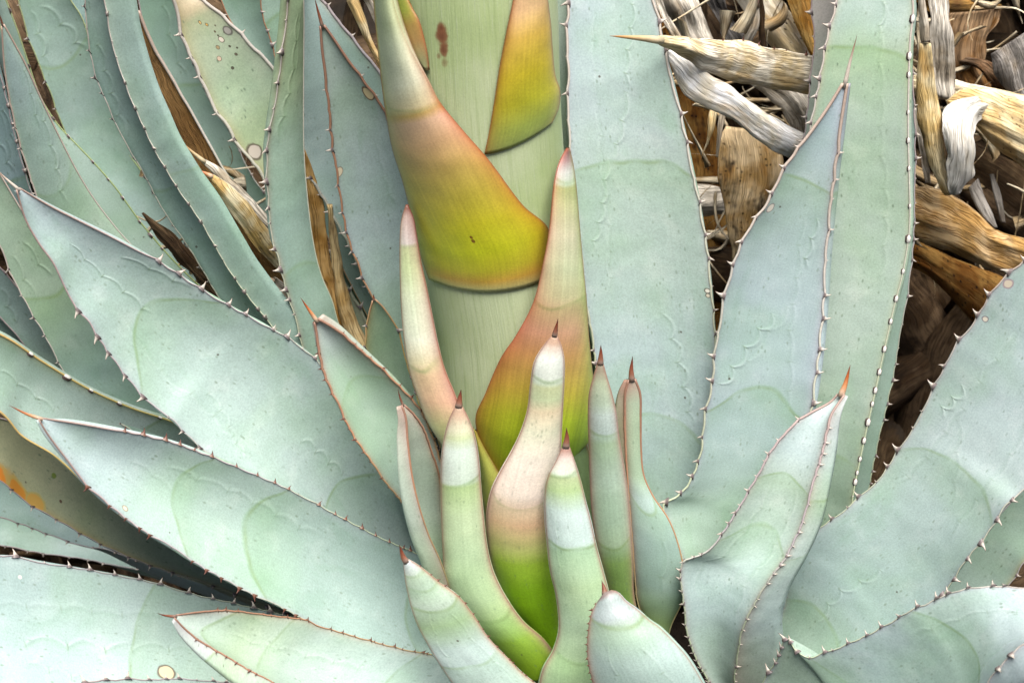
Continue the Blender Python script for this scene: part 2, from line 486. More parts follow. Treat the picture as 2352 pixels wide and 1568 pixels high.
def blade(name, L, R, Y, dY=0.0, bow=0.25, bowp=1.0, thick=0.012, oL=0.0, oR=0.0, spine=None, spine_mat='brown',
          stops=('#b2cbc2',), arcs=(), prints=(), edge=None, teeth=None, margin='grey', mr=0.0006, hug=None,
          dry=None, wrinkle=0.0, speck=1.0, mott=1.0, streak=0.05, rough=0.5, parent=None, label=None, nu=26,
          blots=(), vis=(0.0, 1.0), wave=0.0, spec=0.4, edge_rel=False, desat=True, pair=False, edge_line=None, hugmin=0.10, young_gain=0.66):
    """L, R: the two margins as seen, from tip to base; Y: metres behind the stalk, tip to base; dY: right margin further back than left;
    bow > 0 channelled towards us, bow < 0 rounded towards us; oL, oR: how far the rounded underside shows outside a margin"""
    LEAF_NO[0] += 1
    seed = LEAF_NO[0] * 1.37
    rng = random.Random(LEAF_NO[0] * 77)
    L, R = list(L), list(R)
    mt = (0.5 * (L[0][0] + R[0][0]), 0.5 * (L[0][1] + R[0][1]))
    if name == 'leaf' and not spine and mt[1] < -40 and mt[0] < 900:
        def cut(pts, y0=-20):
            k = max(i for i, p in enumerate(pts) if p[1] < y0)
            a, b = pts[k], pts[k + 1]
            f = (y0 - a[1]) / (b[1] - a[1])
            return [(a[0] + (b[0] - a[0]) * f, y0)] + pts[k + 1:]
        L, R = cut(L), cut(R)
        c0 = np.array([0.5 * (L[0][0] + R[0][0]), 0.5 * (L[0][1] + R[0][1])])
        iL = next((p for p in L if p[1] > 200), L[-1]); iR = next((p for p in R if p[1] > 200), R[-1])
        dr_ = unit(c0 - 0.5 * (np.array(iL) + np.array(iR)))
        hw = 0.5 * abs(R[0][0] - L[0][0])
        for k, (dd, ww) in enumerate(((230, 0.92), (450, 0.55), (620, 0.05))):
            q = c0 + dr_ * dd
            L.insert(0, (q[0] - hw * ww, q[1])); R.insert(0, (q[0] + hw * ww, q[1]))
    L, R = L[::-1], R[::-1]
    Ls, Rs = spline(L, 500), spline(R, 500)
    if pair:
        def knots(S, pts):
            return np.maximum.accumulate([float(np.argmin(((S - np.array(p)) ** 2).sum(1))) for p in pts])
        kl, kr = knots(Ls, L), knots(Rs, R)
        km = 0.5 * (kl + kr)
        q = np.arange(500.0)
        il, ir = np.interp(q, km, kl), np.interp(q, km, kr)
        kk = np.ones(41) / 41
        il = np.convolve(np.pad(il, 20, 'reflect', reflect_type='odd'), kk, 'valid')
        ir = np.convolve(np.pad(ir, 20, 'reflect', reflect_type='odd'), kk, 'valid')
        Ls = np.stack([np.interp(il, q, Ls[:, j]) for j in (0, 1)], 1)
        Rs = np.stack([np.interp(ir, q, Rs[:, j]) for j in (0, 1)], 1)
    plen = 0.5 * (np.hypot(*np.diff(Ls, axis=0).T).sum() + np.hypot(*np.diff(Rs, axis=0).T).sum())
    nv = int(np.clip(plen / 9.0, 36, 170))
    v = np.linspace(0, 1, nv)
    ii = np.linspace(0, 499, nv)
    def pick(S):
        return np.stack([np.interp(ii, np.arange(500), S[:, j]) for j in (0, 1)], 1)
    Lp, Rp = pick(Ls), pick(Rs)
    Yv = prof(np.atleast_1d(Y)[::-1], v)
    dYv = prof(np.atleast_1d(dY)[::-1], v)
    PL, PR = at(Lp, Yv - dYv / 2), at(Rp, Yv + dYv / 2)
    mid = 0.5 * (PL + PR)
    if wave:
        off = wave * (vnoise(v * 7 + seed, v * 0 + seed, LEAF_NO[0]) - 0.5)[:, None] * np.array([0, -1.0, 0.3])
        PL = PL + off; PR = PR - off
        mid = 0.5 * (PL + PR)
    w = 0.5 * np.sqrt(((PR - PL) ** 2).sum(1))
    e1 = unit(PR - PL)
    T = unit(np.gradient(mid, axis=0))
    nrm = unit(np.cross(e1, T))
    view = unit(CAM_LOC - mid)
    sg = np.sign((nrm * view).sum(1, keepdims=True))
    nrm = nrm * (sg if abs(sg.sum()) > 0 else 1)
    # smooth the frame a little so that traced kinks do not crease the blade
    ker = np.ones(7) / 7
    def sm(a):
        b = np.pad(a, ((3, 3), (0, 0)), 'edge')
        return np.stack([np.convolve(b[:, j], ker, 'valid') for j in range(a.shape[1])], 1)
    nrm = unit(sm(nrm))
    vm = np.concatenate([[0], np.cumsum(np.sqrt((np.diff(mid, axis=0) ** 2).sum(1)))])
    length = float(vm[-1])
    # tooth positions and the scalloped margin they sit on
    tpos = {'L': [], 'R': []}
    specs = [] if not teeth else (teeth if isinstance(teeth, (list, tuple)) else [teeth])
    for spec_ in specs:
        t = dict(space=58, size=0.0052, kind='pale', sides='LR', lo=0.06, hi=0.90, ang=0.0)
        t.update(spec_)
        for side in t['sides']:
            s = t['lo'] + rng.random() * 0.02
            while s < t['hi']:
                tpos[side].append((s, t['size'] * 1.05 * rng.choice((0.45, 0.8, 0.9, 1.0, 1.1, 1.3)), t))
                grow = 0.45 + 0.75 * min(1.0, s / 0.5)         # closer together towards the base
                s += 0.82 * t['space'] / plen * grow * rng.uniform(0.7, 1.35)
    rim_amp = {'L': np.zeros(nv), 'R': np.zeros(nv)}
    for side in 'LR':
        for s, sz, t in tpos[side]:
            x = np.abs(v - s) * length
            rim_amp[side] = np.maximum(rim_amp[side], sz * (0.42 if t['kind'] != 'scar' else 0.0) * np.exp(-x / (sz * 1.4)))
    bowv = prof(np.atleast_1d(bow)[::-1], v)
    thv = prof(np.atleast_1d(thick)[::-1], v) * np.minimum(1.0, 0.15 + w / (0.5 * w.max() + 1e-6))
    uu = np.linspace(-1, 1, nu)
    uu = np.sign(uu) * (1 - (1 - np.abs(uu)) ** 1.25)
    x = mid * 0
    F = np.zeros((nv, nu, 3))
    for j, u in enumerate(uu):
        base = PL * (0.5 - u / 2) + PR * (0.5 + u / 2)
        F[:, j] = base - nrm * (bowv * w * (1 - u * u) ** bowp)[:, None]
    if wrinkle:
        U, V = np.meshgrid(uu, v)
        UM = U * w[:, None]
        ph = (vnoise(UM * 60 + 9, V * length * 22, LEAF_NO[0]) - 0.5) * 3.0
        h = np.sin(UM * 1100 + ph * 2) * 0.10 + (vnoise(UM * 130 + 3, V * length * 14 + 5, LEAF_NO[0] + 9) - 0.5) * 2.2
        h += (vnoise(UM * 40 + 31, V * length * 40 + 5, LEAF_NO[0] + 4) - 0.5) * 1.6
        F += nrm[:, None] * (h * wrinkle * (1 - U ** 6))[:, :, None]
        F += e1[:, None] * ((vnoise(V * length * 60 + 3, U * 0 + seed, 5) - 0.5) * wrinkle * 1.5 * np.sign(U) * U ** 4)[:, :, None]
        PL, PR = F[:, 0].copy(), F[:, -1].copy()
    if hug is not None:
        hv = prof(np.atleast_1d(hug)[::-1], v)
        rim = ((1 - uu * uu) ** 0.62)[None, :]
        flat = np.stack([PL * (0.5 - u / 2) + PR * (0.5 + u / 2) for u in uu], 1)
        pix = px_of(flat)
        wpx = 0.5 * np.abs(pix[:, -1, 0] - pix[:, 0, 0])
        sag = 175 * SP * (1 - np.sqrt(np.clip(1 - (wpx / 185.0) ** 2, 0, 1))) + 6
        pix[:, :, 1] += sag[:, None] * (1 - uu * uu)[None]
        G = F.copy()
        for _ in range(8):
            ax, rs = stalk_at(G[:, :, 2])
            need = rs + 0.002 + hv[:, None] * (hugmin + (1 - hugmin) * rim)
            dx = G[:, :, 0] - ax
            Yc = -np.sqrt(np.maximum(need ** 2 - dx ** 2, (0.12 * need) ** 2))
            G = at(pix, Yc)
        F = G
        PL, PR = F[:, 0].copy(), F[:, -1].copy()
    # the underside
    pxm = DIST / (W_PX * 1.5) * 1.0
    oLv = prof(np.atleast_1d(oL)[::-1], v) * pxm
    oRv = prof(np.atleast_1d(oR)[::-1], v) * pxm
    cm = mid - nrm * (np.maximum(bowv, -0.9) * w + thv)[:, None]
    cq = lambda u: (PL * (0.5 - u / 2) + PR * (0.5 + u / 2)) - nrm * (np.maximum(bowv, -0.9) * w * (1 - u * u) ** bowp + thv * 0.9)[:, None]
    ctrl = [PR, PR + e1 * oRv[:, None] - nrm * (oRv * 0.5 + thv * 0.22)[:, None], cq(0.55), cm, cq(-0.55),
            PL - e1 * oLv[:, None] - nrm * (oLv * 0.5 + thv * 0.22)[:, None], PL]
    C = np.stack(ctrl, 1)
    nb = 19
    B = np.zeros((nv, nb, 3))
    for j, s in enumerate(np.linspace(0, len(ctrl) - 1, nb)):
        i = min(int(s), len(ctrl) - 2)
        f = s - i
        p0, p1, p2, p3 = C[:, max(i - 1, 0)], C[:, i], C[:, i + 1], C[:, min(i + 2, len(ctrl) - 1)]
        B[:, j] = 0.5 * (2 * p1 + (p2 - p0) * f + (2 * p0 - 5 * p1 + 4 * p2 - p3) * f * f + (3 * p1 - p0 - 3 * p2 + p3) * f ** 3)
    if hug is not None:
        jj = np.linspace(nu - 1, 0, nb)
        for k in range(nb):
            i = min(int(jj[k]), nu - 2)
            f = jj[k] - i
            B[:, k] = F[:, i] * (1 - f) + F[:, i + 1] * f
        ax, rs = stalk_at(B[:, :, 2])
        dx, dy = B[:, :, 0] - ax, B[:, :, 1]
        r = np.hypot(dx, dy)
        thin = np.minimum(thv[:, None], r - 0.5 * rs) * (np.sin(np.linspace(0, math.pi, nb)) ** 0.5)[None]
        k = (r - thin) / r
        B[:, :, 0] = ax + dx * k
        B[:, :, 1] = dy * k
    dl, dr = -e1 * rim_amp['L'][:, None], e1 * rim_amp['R'][:, None]
    F[:, 0] += dl; F[:, 1] += 0.4 * dl; F[:, -1] += dr; F[:, -2] += 0.4 * dr
    B[:, -1] = F[:, 0]; B[:, 0] = F[:, -1]; B[:, -2] += 0.5 * dl; B[:, 1] += 0.5 * dr
    PL, PR = F[:, 0].copy(), F[:, -1].copy()
    Vt = np.concatenate([F.reshape(-1, 3), B.reshape(-1, 3)])
    nF = nv * nu
    cs = np.cross(F[nv // 2, nu // 2 + 1] - F[nv // 2, nu // 2], F[nv // 2 + 1, nu // 2] - F[nv // 2, nu // 2])
    flip = bool((cs * nrm[nv // 2]).sum() < 0)
    faces = grid_faces(nv, nu, 0, flip) + grid_faces(nv, nb, nF, flip)
    for row in (0, nv - 1):
        ring = [row * nu + j for j in range(nu)] + [nF + row * nb + j for j in range(1, nb - 1)]
        if (row == 0) != flip:
            ring = ring[::-1]
        faces.append(tuple(ring))
    uB = np.interp(np.linspace(0, 1, nb), [0, 1], [1, -1])
    ua = np.concatenate([np.tile(uu, nv), np.tile(uB, nv)])
    dB = np.concatenate([np.zeros((nv, 1)), np.cumsum(np.sqrt((np.diff(B, axis=1) ** 2).sum(-1)), 1)], 1)
    uma = np.concatenate([(uu[None] * w[:, None]).ravel(), (0.5 * dB.mean(0)[-1] - dB).ravel()])
    vma = np.concatenate([np.repeat(vm, nu), np.repeat(vm, nb)])
    eda = np.concatenate([((1 - np.abs(uu))[None] * w[:, None]).ravel(), ((1 - np.abs(uB))[None] * w[:, None]).ravel()])
    bka = np.concatenate([np.zeros(nF), np.ones(nv * nb)])
    # where a picture point lies on the blade
    Fp = px_of(F)
    def locate(p):
        d = ((Fp - np.array(p, float)) ** 2).sum(-1)
        i, j = np.unravel_index(np.argmin(d), d.shape)
        return float(uu[j]), float(vm[i])
    wref = float(w.max())
    if dry is not None:
        mat = dry if isinstance(dry, bpy.types.Material) else dry(seed)
    else:
        st = []
        for s in stops:
            if isinstance(s, str):
                st.append((0.5, skin(s)))
            else:
                st.append((float(np.clip(locate(s[:2])[1] / length, 0, 1)), skin(s[2]) if desat else alb(s[2], young_gain)))
        aa = []
        for a in arcs:
            u0, v0 = locate(a[:2])
            kk = (a[2] if len(a) > 2 else 30) * pxm
            aa.append((v0 + abs(kk) * u0 * u0, kk, a[3] if len(a) > 3 else 1.0, 1))
        pp = []
        for (p0, p1, cnt, *rest) in prints:
            a, b = locate(p0), locate(p1)
            if abs(a[1] - b[1]) < 0.02:
                continue
            pp.append((a[0], a[1], b[0], b[1], cnt, rest[0] if rest else 0.006, 0.8 * (rest[1] if len(rest) > 1 else 1.0)))
        if name == 'leaf' and wref > 0.035 and len(arcs):
            for sd in ((-1, 1) if rng.random() > 0.4 else (rng.choice((-1, 1)),)):
                v0, v1 = length * rng.uniform(0.72, 0.82), length * rng.uniform(0.34, 0.48)
                pp.append((sd * rng.uniform(0.25, 0.5), v0, sd * rng.uniform(0.5, 0.72), v1, (v0 - v1) / 0.029, sd * 0.0045, 0.42))
        bb = []
        for (bx, by, br, col, rim) in blots:
            a = locate((bx, by))
            bb.append((a[0], a[1], br, col, rim))
        mat = leaf_material(name + '_skin', st, length, wref, aa, pp, edge, speck, mott, streak, seed, rough, bb, spec, edge_rel, edge_line)
    org = mid[0].copy()
    me = mesh_from(name, Vt - org, faces, {'u': ua, 'um': uma, 'vm': vma, 'ed': eda, 'bk': bka}, mat)
    ob = link(name, me, parent, org - (np.array(parent.location) if parent else 0.0))
    if label:
        ob['label'] = label
    # horny margins
    if margin:
        for P in (PL, PR):
            r = mr * np.interp(v, [0, 0.1, 0.65, 0.9, 1], [0.6, 0.9, 1.1, 1.5, 1.4])
            link('margin', tube_mesh('margin', P - org, r, MARGIN[margin], 6), ob)
    # terminal spine
    if spine:
        q = [tuple(0.5 * (Lp[-1] + Rp[-1]))] + [tuple(p) for p in spine]
        sp = spline(q, 14)
        r0 = min(max(0.5 * np.hypot(*(Lp[-1] - Rp[-1])) * pxm, 0.0011), 0.0036)
        sy = Yv[-1] + np.linspace(0, (Yv[-1] - Yv[-4]) * 2, 14)
        path = at(sp, sy)
        path[0] = path[0] - (path[1] - path[0]) * 1.2
        rad = r0 * 1.05 * np.clip(1 - np.linspace(0, 1, 14), 0.03, 1) ** 0.85
        link('terminal_spine', tube_mesh('terminal_spine', path - org, rad, SPINE[spine_mat], 8, 0.8), ob)
    # teeth
    if specs:
        for side, P, sgn in (('L', PL, -1), ('R', PR, 1)):
            for s, sz, t in tpos[side]:
                i = int(round(s * (nv - 1)))
                pz = px_of(P[i])
                if not (-40 < pz[0] < 2392 and -40 < pz[1] < 1608):
                    continue
                out = unit(e1[i] * sgn + nrm[i] * (0.15 + t['ang'] + rng.uniform(-0.15, 0.15)))
                along = unit(T[i] - out * (T[i] * out).sum()) * (1 if rng.random() > 0.2 else -0.5)
                along = unit(along)
                zz = np.cross(along, out)
                M = np.eye(4)
                M[:3, 0], M[:3, 1], M[:3, 2] = along * sz, out * sz, zz * sz
                M[:3, 3] = P[i] - org
                score = sz / np.linalg.norm(P[i] - CAM_LOC) * (1 if vis[0] <= s <= vis[1] else 0.2)
                ALL_TEETH.append((score, ob, t['kind'], M))
    return ob

def plant_teeth(limit=290):
    ALL_TEETH.sort(key=lambda a: -a[0])
    for sc, ob, kind, M in ALL_TEETH[:limit]:
        o = link('tooth', TOOTH_MESH[kind], ob)
        o.matrix_local = Matrix(M.tolist())
    rest = {}
    for sc, ob, kind, M in ALL_TEETH[limit:]:
        rest.setdefault((ob.name, kind), []).append(M)
    for (on, kind), Ms in rest.items():
        V, F, vv = TOOTH_GEOM[kind]
        n = len(V)
        VV = np.concatenate([V @ M[:3, :3].T + M[:3, 3] for M in Ms])
        FF = [tuple(a + k * n for a in f) for k in range(len(Ms)) for f in F]
        o = link('marginal_teeth', mesh_from('marginal_teeth', VV, FF, {'v': np.tile(vv, len(Ms))}, TOOTH[kind]), bpy.data.objects[on])
        o['kind'] = 'stuff'

# ------------------------------------------------------------------ ground
def make_ground():
    n = N('dry_soil')
    g = n.node('ShaderNodeNewGeometry')
    P = E(n, g.outputs['Position'])
    a = n.noise(P, 9.0, 6.0, 0.65)
    b = n.noise(P, 120.0, 4.0, 0.6)
    c = n.mix(n.step(a, 0.35, 0.65), (0.010, 0.008, 0.006, 1), (0.026, 0.018, 0.012, 1))
    c = n.scale(c, b * 0.9 + 0.5)
    n.bump(a * 0.02 + b * 0.006)
    mat = n.done(c, 0.9, 0.1)
    xs = np.concatenate([np.linspace(-60, -3, 12), np.linspace(-2.5, 2.5, 70), np.linspace(3, 60, 12)])
    ys = np.concatenate([np.linspace(-20, -2.6, 8), np.linspace(-2.2, 3.0, 70), np.linspace(3.6, 120, 14)])
    X, Y = np.meshgrid(xs, ys)
    bank = 0.85 * np.clip((Y - 0.65) / 1.3, 0, 1) ** 1.1 + 0.03 * np.clip(Y - 2, 0, 200)
    Z = -0.66 + bank + 0.05 * (vnoise(X * 3 + 50, Y * 3 + 50, 3) - 0.5) + 0.025 * (vnoise(X * 11 + 90, Y * 11 + 90, 4) - 0.5)
    V = np.stack([X, Y, Z], -1).reshape(-1, 3)
    o = link('ground', mesh_from('ground', V, grid_faces(len(ys), len(xs)), None, mat))
    o['kind'] = 'structure'
make_ground()

# ------------------------------------------------------------------ dead-leaf thatch added behind the rosette to darken the gaps
def make_thatch():
    mat = dry_material('gap_shade_skin', '#6a5640', '#4a3824', '#201610', stripe=0.8, spots=0.2, stain=0.6, seed=3.3, stain_col='#1c140e')  # strips coloured near black so the gaps look deep in shade
    rng = random.Random(5)
    V, F, um, vm = [], [], [], []
    for k in range(420):
        left = k < 150
        X = rng.uniform(-0.75, 0.1) if left else rng.uniform(0.1, 1.0)
        Y = rng.uniform(0.40, 0.75)
        Z = rng.uniform(-0.6, 0.25) if left else rng.uniform(-0.6, 0.42)
        ln = rng.uniform(0.25, 0.5)
        w0 = rng.uniform(0.02, 0.05)
        a = rng.uniform(-1.3, 1.3)
        d = Vector((math.sin(a), rng.uniform(-0.5, 0.2), math.cos(a))).normalized()
        side = d.cross(Vector((0, -1, 0.2))).normalized()
        up = side.cross(d)
        c0 = Vector((X, Y, Z)) - d * ln * 0.5
        curl = rng.uniform(-0.15, 0.15)
        o = len(V)
        for i in range(8):
            t = i / 7
            ww = w0 * (1 - t ** 2.2) + 0.002
            c = c0 + d * ln * t + up * (curl * t * t) + side * (0.02 * math.sin(t * 5 + k))
            for j, u in enumerate((-1, -0.5, 0, 0.5, 1)):
                V.append(c + side * ww * u + up * (ww * 0.5 * (1 - u * u) + rng.uniform(-0.003, 0.003)))
                um.append(ww * u + k); vm.append(ln * t + k * 0.7)
            for j, u in enumerate((0.6, 0, -0.6)):
                V.append(c + side * ww * u + up * (ww * 0.5 * (1 - u * u) - 0.005))
                um.append(ww * u + k); vm.append(ln * t + k * 0.7)
        F += grid_faces(8, 8, o, wrap=True)
    o = link('added_dark_thatch', mesh_from('added_dark_thatch', [tuple(v) for v in V], F, {'um': um, 'vm': vm, 'bk': [0.0] * len(V)}, mat))
    o['kind'] = 'stuff'
    o['label'] = 'tangle of dead leaves added to darken the gaps behind the agave'
    o['category'] = 'dead leaves'
make_thatch()

def make_fibres():
    mat = dry_material('fibre_skin', '#efe2c4', '#cdb184', '#5a4830', stripe=0.5, spots=0.0, stain=0.4, seed=8.1)
    rng = random.Random(21)
    V, F, um, vm = [], [], [], []
    for k in range(210):
        if k < 160:
            px, py = rng.uniform(1500, 2420), rng.uniform(-60, 640)
        else:
            px, py = rng.uniform(330, 860), rng.uniform(300, 760)
        Y = rng.uniform(0.22, 0.36) if k < 160 else rng.uniform(0.16, 0.26)
        c = Vector(at((px, py), Y))
        a = rng.uniform(0, 2 * math.pi)
        d = Vector((math.cos(a), rng.uniform(-0.3, 0.3), math.sin(a))).normalized()
        ln = rng.uniform(0.03, 0.13)
        w = rng.choice((0.0008, 0.0014, 0.0024, 0.004, 0.006, 0.009))
        bend = Vector((rng.uniform(-1, 1), rng.uniform(-0.5, 0.5), rng.uniform(-1, 0.4))) * ln * 0.35
        tw = rng.uniform(-2, 2)
        o = len(V)
        n = 9
        for i in range(n):
            t = i / (n - 1)
            p = c + d * ln * (t - 0.5) + bend * (4 * t * (1 - t)) + Vector((0, 0, 0.002 * math.sin(6 * t + k)))
            s1 = d.cross(Vector((math.sin(tw * t), -math.cos(tw * t), 0.2))).normalized()
            s2 = s1.cross(d)
            ww = w * (1 - 0.75 * t)
            for j in range(4):
                q = p + s1 * ww * (1, 0, -1, 0)[j] + s2 * ww * (0, 0.35, 0, -0.35)[j]
                V.append(tuple(q)); um.append(ww * (1, 0, -1, 0)[j] + k); vm.append(ln * t + k * 0.3)
        F += grid_faces(n, 4, o, wrap=True)
    o = link('dry_fibres', mesh_from('dry_fibres', V, F, {'um': um, 'vm': vm, 'bk': [0.0] * len(V)}, mat))
    o['kind'] = 'stuff'
    o['label'] = 'loose straw-coloured shreds caught among the dead leaves'
    o['category'] = 'dry fibres'
make_fibres()

# ------------------------------------------------------------------ the agave
PLANT = bpy.data.objects.new('agave_plant', None)
COL.objects.link(PLANT)
base_pt = at((1200, 1520), 0.0)
PLANT.location = (float(base_pt[0]), 0.0, -0.66)
PLANT['label'] = 'large blue-green agave rosette sending up a thick flower stalk'
PLANT['category'] = 'agave'
PL_LOC = np.array(PLANT.location)

def make_stalk():
    n = N('stalk_skin')
    v, u = n.attr('vm'), n.attr('u')
    P = n.vec(n.m('SINE', u) * 0.075, v, n.m('COSINE', u) * 0.075)
    st = n.noise(n.vec(u * 26.0, v * 9.0, 0.0), 1.0, 4.0, 0.65)
    st2 = n.noise(n.vec(u * 75.0, v * 20.0, 4.0), 1.0, 3.0, 0.6)
    big = n.noise(P, 9.0, 3.0, 0.55)
    fine = n.noise(P, 600.0, 2.0)
    c = n.mix(n.step(big, 0.38, 0.66), alb('#c8d4a8'), alb('#b4c68c'))
    c = n.mix(n.step(st, 0.48, 0.72, 0.0, 0.5), c, alb('#9aad74'))
    c = n.mix(n.step(st2, 0.52, 0.74, 0.0, 0.5), c, alb('#d0dabc'))
    c = n.scale(c, fine * 0.25 + 0.88)
    # corky brown scar
    q = at((1019, 85), -0.07)
    ang = math.atan2(q[0] - stalk_at(q[2])[0], -(-0.07))
    for (px, py, ra, rv, amt) in ((1017, 82, 0.085, 0.0105, 0.95), (1021, 112, 0.055, 0.008, 0.9), (1014, 64, 0.06, 0.006, 0.85), (1023, 143, 0.045, 0.0045, 0.4), (1008, 130, 0.03, 0.003, 0.5)):
        zz = at((px, py), -0.07)
        aa = math.atan2(zz[0] - stalk_at(zz[2])[0], 0.07)
        vv = float(np.interp(-zz[2], -STALK_P[:, 2], np.arange(300)))
        vv = STALK_L - float(np.interp(vv, np.arange(300), STALK_S))
        du, dv = (u - aa) * (1 / ra), (v - vv) * (1 / rv)
        d = n.m('SQRT', du * du + dv * dv) + (n.noise(P, 160.0, 3.0) - 0.5) * 0.8
        c = n.mix(n.step(d, 0.55, 1.15, amt, 0.0), c, alb('#8a5a3c'))
        c = n.mix(n.step(d, 0.15, 0.6, 0.6 * amt, 0.0), c, alb('#6e3c28'))
    n.bump(st * 0.0006 + st2 * 0.0004 + fine * 0.00008)
    mat = n.done(c, 0.5, 0.35)
    sides, rows = 72, 150
    idx = np.linspace(299, 0, rows)
    Pc = np.stack([np.interp(idx, np.arange(300), STALK_P[:, j]) for j in range(3)], 1)
    Rc = np.interp(idx, np.arange(300), STALK_R)
    S = STALK_L - np.interp(idx, np.arange(300), STALK_S)
    th = np.linspace(-math.pi, math.pi, sides + 1)
    V = np.stack([Pc[:, None, 0] + Rc[:, None] * np.sin(th), -Rc[:, None] * np.cos(th) + 0 * Pc[:, None, 0],
                  Pc[:, None, 2] + 0 * th], -1)
    F = grid_faces(rows, sides + 1)
    F.append(tuple((rows - 1) * (sides + 1) + k for k in range(sides)))
    org = Pc[0].copy()
    me = mesh_from('flower_stalk', V.reshape(-1, 3) - org, F,
                   {'vm': np.repeat(S, sides + 1), 'u': np.tile(th, rows)}, mat)
    return link('flower_stalk', me, PLANT, org - PL_LOC)
STALK_S = np.concatenate([[0], np.cumsum(np.sqrt((np.diff(STALK_P, axis=0) ** 2).sum(1)))])
STALK_L = float(STALK_S[-1])
STALK = make_stalk()
STALK['label'] = 'thick pale green flower stalk with a brown scar near the top'

# short stem that carries the rosette
_z = np.linspace(-0.70, base_pt[2] + 0.06, 24)
_p = np.stack([np.full(24, base_pt[0]), np.zeros(24) + 0.0, _z], 1)
n_ = N('stem_skin')
g_ = n_.node('ShaderNodeNewGeometry')
k_ = n_.noise(E(n_, g_.outputs['Position']), 40.0, 4.0)
M_STEM = n_.done(n_.mix(k_, alb('#7a8a58'), alb('#5a4c38')), 0.8, 0.2)
link('stem', tube_mesh('stem', _p - PL_LOC, 0.088, M_STEM, 28), PLANT)

BLUE = '#b3ccc4'
def leaf(L, R, Y, **k):
    k.setdefault('parent', PLANT)
    k.setdefault('stops', (BLUE,))
    bw = np.atleast_1d(np.asarray(k.get('bow', 0.25), float))
    k['bow'] = np.where(bw > 0, bw * 1.45, bw)
    return blade('leaf', L, R, Y, **k)

BIG = dict(space=60, size=0.0055)
EDGE_MAUVE = ('#9d9aa6', 0.0032, '#9d9aa6', 0.0032)
EDGE_PINK = ('#b88a80', 0.0030, '#b88a80', 0.0030)

# ---- large leaves, left side
# broad leaf pointing to the upper left
leaf([(38, 436), (58, 502), (89, 558), (123, 605), (160, 678), (210, 742), (255, 812), (300, 872), (360, 935), (400, 965), (440, 1005), (520, 1070), (640, 1160), (800, 1290), (960, 1420)],
     [(44, 432), (116, 474), (193, 513), (270, 552), (359, 602), (440, 655), (530, 708), (600, 745), (690, 800), (745, 852), (840, 980), (930, 1130), (1030, 1290)],
     [-0.10, -0.06, -0.05], dY=[0.01, 0.07, 0.05], bow=[0.25, 0.22, 0.30], thick=[0.006, 0.016, 0.03], oR=[6, 4, 0, 0], spine=[(15, 412), (-14, 384)], spine_mat='pale',
     stops=((100, 500, '#b7cdcd'), (300, 700, '#aecabb'), (600, 950, '#b6cfc4'), (850, 1200, '#b4cdc4')),
     arcs=[(345, 722, 90), (783, 1098, 80)], prints=[((166, 562), (335, 730), 4.5), ((278, 588), (440, 668), 3, 0.004), ((470, 900), (560, 1060), 4, 0.005, 0.7), ((690, 1010), (790, 1090), 3, 0.008)],
     edge=EDGE_MAUVE, teeth=dict(BIG, hi=0.78))
# lower leaf in front of it, spine pointing left
leaf([(88, 962), (112, 1000), (150, 1050), (200, 1110), (280, 1180), (330, 1215), (390, 1251), (440, 1284), (520, 1329), (600, 1370), (680, 1408), (760, 1456), (810, 1478), (900, 1510), (1080, 1560)],
     [(96, 960), (200, 976), (320, 1000), (400, 1020), (500, 1056), (620, 1106), (700, 1144), (780, 1188), (860, 1230), (945, 1268), (1100, 1340)],
     [-0.19, -0.15, -0.11], dY=[0.01, 0.06, 0.05], bow=[0.3, 0.24, 0.22], thick=[0.006, 0.016, 0.03], oR=[9, 5, 0, 0], oL=[6, 3, 0, 0], spine=[(60, 950), (20, 930)], spine_mat='orange',
     stops=((200, 1040, '#bcd3d0'), (450, 1170, '#aecbb9'), (700, 1300, '#aac7b8'), (900, 1420, '#a8c6ba')),
     arcs=[(398, 1130, 70), (556, 1222, 70), (930, 1450, 50, 0.7)], prints=[((300, 1060), (390, 1130), 2, 0.004, 0.4)],
     edge=EDGE_MAUVE, teeth=dict(space=46, size=0.0042, kind='dark', hi=0.84), blots=[(286, 1168, 0.0035, '#e0d6c0', '#9a8a70')])
# yellow-edged leaf under the broad one
leaf([(-330, 720), (-200, 800), (0, 945), (50, 1000), (130, 1050), (250, 1160), (400, 1260), (700, 1400), (930, 1450)],
     [(-330, 716), (-150, 715), (0, 768), (100, 832), (200, 891), (300, 936), (390, 966), (425, 985), (470, 1030), (600, 1120), (950, 1330)],
     [-0.10, -0.03, 0.0], dY=[0.01, 0.06, 0.05], bow=0.25, thick=[0.006, 0.016, 0.03], oR=[8, 8, 4, 0],
     stops=((100, 940, '#a9c4b4'), (300, 1000, '#b0cabd')), arcs=[(330, 990, 60)], prints=[((0, 850), (125, 940), 3)],
     edge=('#8f8a98', 0.003, '#b9b070', 0.004), margin='yellow', mr=0.0009, teeth=dict(space=85, size=0.0062, kind='scar', sides='R', ang=1.6))
